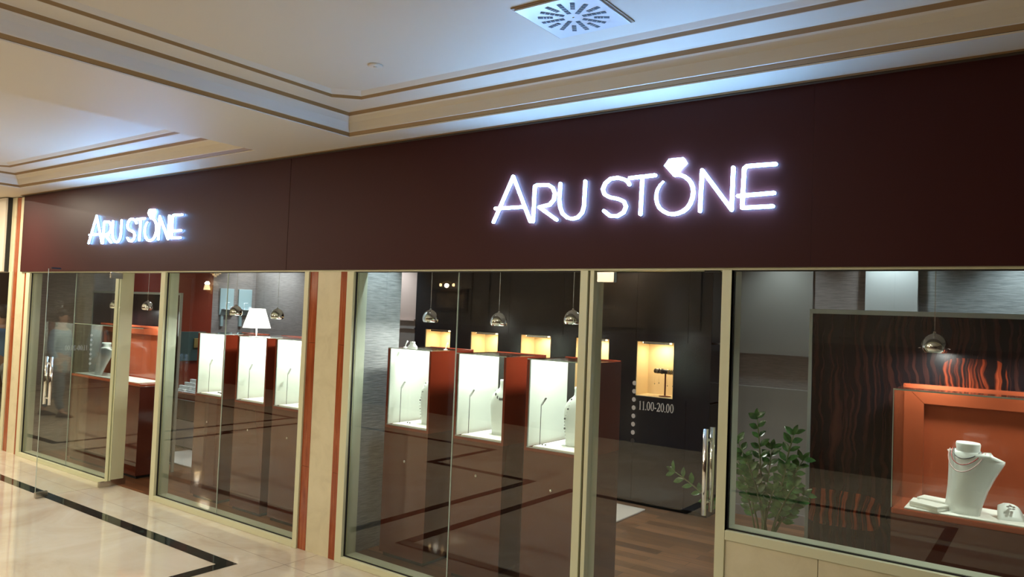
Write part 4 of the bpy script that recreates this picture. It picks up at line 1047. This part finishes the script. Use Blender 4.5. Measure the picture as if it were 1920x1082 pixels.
def make_chandelier():
    t = empty('chandelier')
    b = MB(); b.tube([(0, 0, 0), (0, 0, 0.40)], 0.008, M['brass'], 8); b.lathe([(0.05, 0.40), (0.02, 0.37)], (0, 0, 0), M['brass'], 16, True, True); b.build('stem', t)
    b = MB(); b.lathe([(0.24, 0.0), (0.24, 0.03), (0.235, 0.03)], (0, 0, 0), M['brass'], 28, False, False); b.build('hoop', t)
    cr = mat('lit_crystal', (1.0, 0.85, 0.6), 0.2, emit=(1.0, 0.70, 0.32), es=3.0)
    b = MB()
    for j, (r, z) in enumerate(((0.23, -0.03), (0.19, -0.08), (0.14, -0.13), (0.08, -0.18), (0.02, -0.23))):
        nn = max(3, int(r * 110))
        for k in range(nn): b.ball((r * math.cos(2 * PI * k / nn), r * math.sin(2 * PI * k / nn), z), 0.018, cr, 6, (0.6, 0.6, 1.4))
    o = b.build('crystals', t); o['kind'] = 'stuff'
    for k in range(6):
        b = MB(); a = 2 * PI * k / 6; b.ball((0.15 * math.cos(a), 0.15 * math.sin(a), 0.07), 0.018, M['warm_bulb'], 8, (1, 1, 1.8)); b.build('bulb', t)
    lamp('chandelier_light', 'POINT', (0, 0, 0.12), K_CHAND, WARM, t, rad=0.12); return t
ch0 = make_chandelier()
for i, (p, lb) in enumerate((((-5.45, -5.95, 2.56), 'gold crystal chandelier in the hall, reflected at the top of the closed glass door'), ((-15.3, -5.95, 2.60), 'gold crystal chandelier in the hall, reflected at the top of the second window'), ((-10.4, -3.9, 2.75), 'gold crystal chandelier hanging high over the middle of the hall'))):
    c_ = ch0 if i == 0 else copy_tree(ch0)
    c_.location = p; c_.scale = (0.75, 0.75, 0.75 if p[2] < 2.7 else 0.6); tag(c_, lb, 'chandelier', 'hall chandeliers')

# picture and picture light on the opposite wall
t = empty('framed_picture', (-8.83, HY + 0.001, 2.05)); tag(t, 'framed brown picture on the hall wall, seen reflected above the niches', 'picture')
mt = mat('brown_painting', (0.10, 0.06, 0.035), 0.5); set_col(mt, ramp(mt, noise(mt, coords(mt), 6, 6, 0.7), [(0.3, (0.05, 0.03, 0.02)), (0.7, (0.22, 0.14, 0.08))]))
b = MB(); b.box(-0.33, 0.33, 0.0, 0.02, -0.14, 0.14, mt); b.build('canvas', t)
b = MB()
for a in ((-0.40, 0.40, 0.14, 0.20), (-0.40, 0.40, -0.20, -0.14), (-0.40, -0.33, -0.14, 0.14), (0.33, 0.40, -0.14, 0.14)): b.box(a[0], a[1], 0, 0.05, a[2], a[3], M['dado'], 0.006)
b.build('picture_frame', t)
t = empty('picture_light', (-8.83, HY + 0.001, 2.33)); tag(t, 'brass picture light with warm bulbs above the framed picture', 'wall light')
b = MB(); b.tube([(0.0, 0, 0.0), (0.0, 0.12, 0.05), (-0.14, 0.14, 0.0)], 0.008, M['brass'], 8); b.tube([(0.0, 0.12, 0.05), (0.16, 0.14, 0.0)], 0.008, M['brass'], 8); b.build('arm', t)
for s in (-0.14, 0.16):
    b = MB(); b.ball((s, 0.14, -0.02), 0.022, M['warm_bulb'], 10, (1, 1, 1.3)); b.build('bulb', t)
lamp('picture_glow', 'POINT', (0, 0.14, -0.03), 1.6, WARM, t, rad=0.04)
def make_sconce():
    t = empty('wall_sconce'); b = MB(); b.box(-0.04, 0.04, 0, 0.02, -0.10, 0.08, M['brass'], 0.006); b.tube([(0, 0.02, -0.04), (0, 0.10, -0.06), (0, 0.12, 0.0)], 0.008, M['brass'], 8); b.build('bracket', t)
    b = MB(); b.lathe([(0.075, -0.01), (0.05, 0.11)], (0, 0.12, 0), mat('lit_sconce_shade', (1, 0.85, 0.6), 0.6, emit=(1.0, 0.72, 0.38), es=9), 20); b.build('shade', t)
    lamp('sconce_light', 'POINT', (0, 0.12, 0.14), K_SCONCE, WARM, t, rad=0.05); return t
sc0 = make_sconce()
for i, x in enumerate((-16.3, -12.3)):
    s_ = sc0 if i == 0 else copy_tree(sc0); s_.location = (x, HY + 0.001, 2.15)
    tag(s_, ('warm shaded sconce at the far left end of the hall wall', 'warm shaded sconce left of the framed picture', 'warm shaded sconce right of the framed picture', 'warm shaded sconce nearest the viewpoint on the hall wall')[i], 'wall light', 'hall wall sconces')

# shop ceiling spots
def make_spot():
    t = empty('ceiling_spot'); b = MB(); b.lathe([(0.045, -0.0005), (0.045, -0.006), (0.032, -0.008)], (0, 0, 0), M['white_metal'], 20); b.build('trim_ring', t)
    b = MB(); b.lathe([(0.0003, -0.005), (0.032, -0.005)], (0, 0, 0), M['bulb'], 16); b.build('lens', t)
    lamp('spot_light', 'SPOT', (0, 0, -0.015), K_SHOP, COOL, t, aim=(0, 0, -1), spot=1.9, blend=0.8, rad=0.03); return t
sp0 = make_spot()
for i, (x, y, k) in enumerate(((-1.19, 3.30, 0.9), (-2.1, 3.2, 0.7), (-0.2, 3.2, 1.5), (-8.9, 2.75, 2.2), (-6.75, 2.75, 2.0), (-9.35, 2.9, 1.6), (-3.6, 1.9, 0.8), (-8.1, 1.2, 1.0), (-5.4, 2.0, 0.8), (-2.4, 1.6, 2.0), (-3.80, 0.30, 2.6))):
    q = sp0 if i == 0 else copy_tree(sp0); q.location = (x, y, IH)
    for ch in q.children:
        if ch.type == 'LIGHT':
            ch.data = ch.data.copy(); ch.data.energy = K_SHOP * k
            if i == 10: ch.rotation_euler = Vector((-0.50, 0.05, -1)).to_track_quat('-Z', 'Y').to_euler(); ch.data.spot_size = 0.75
    tag(q, 'small round white spotlight recessed in the shop ceiling above the view', 'spotlight', 'shop ceiling spotlights')
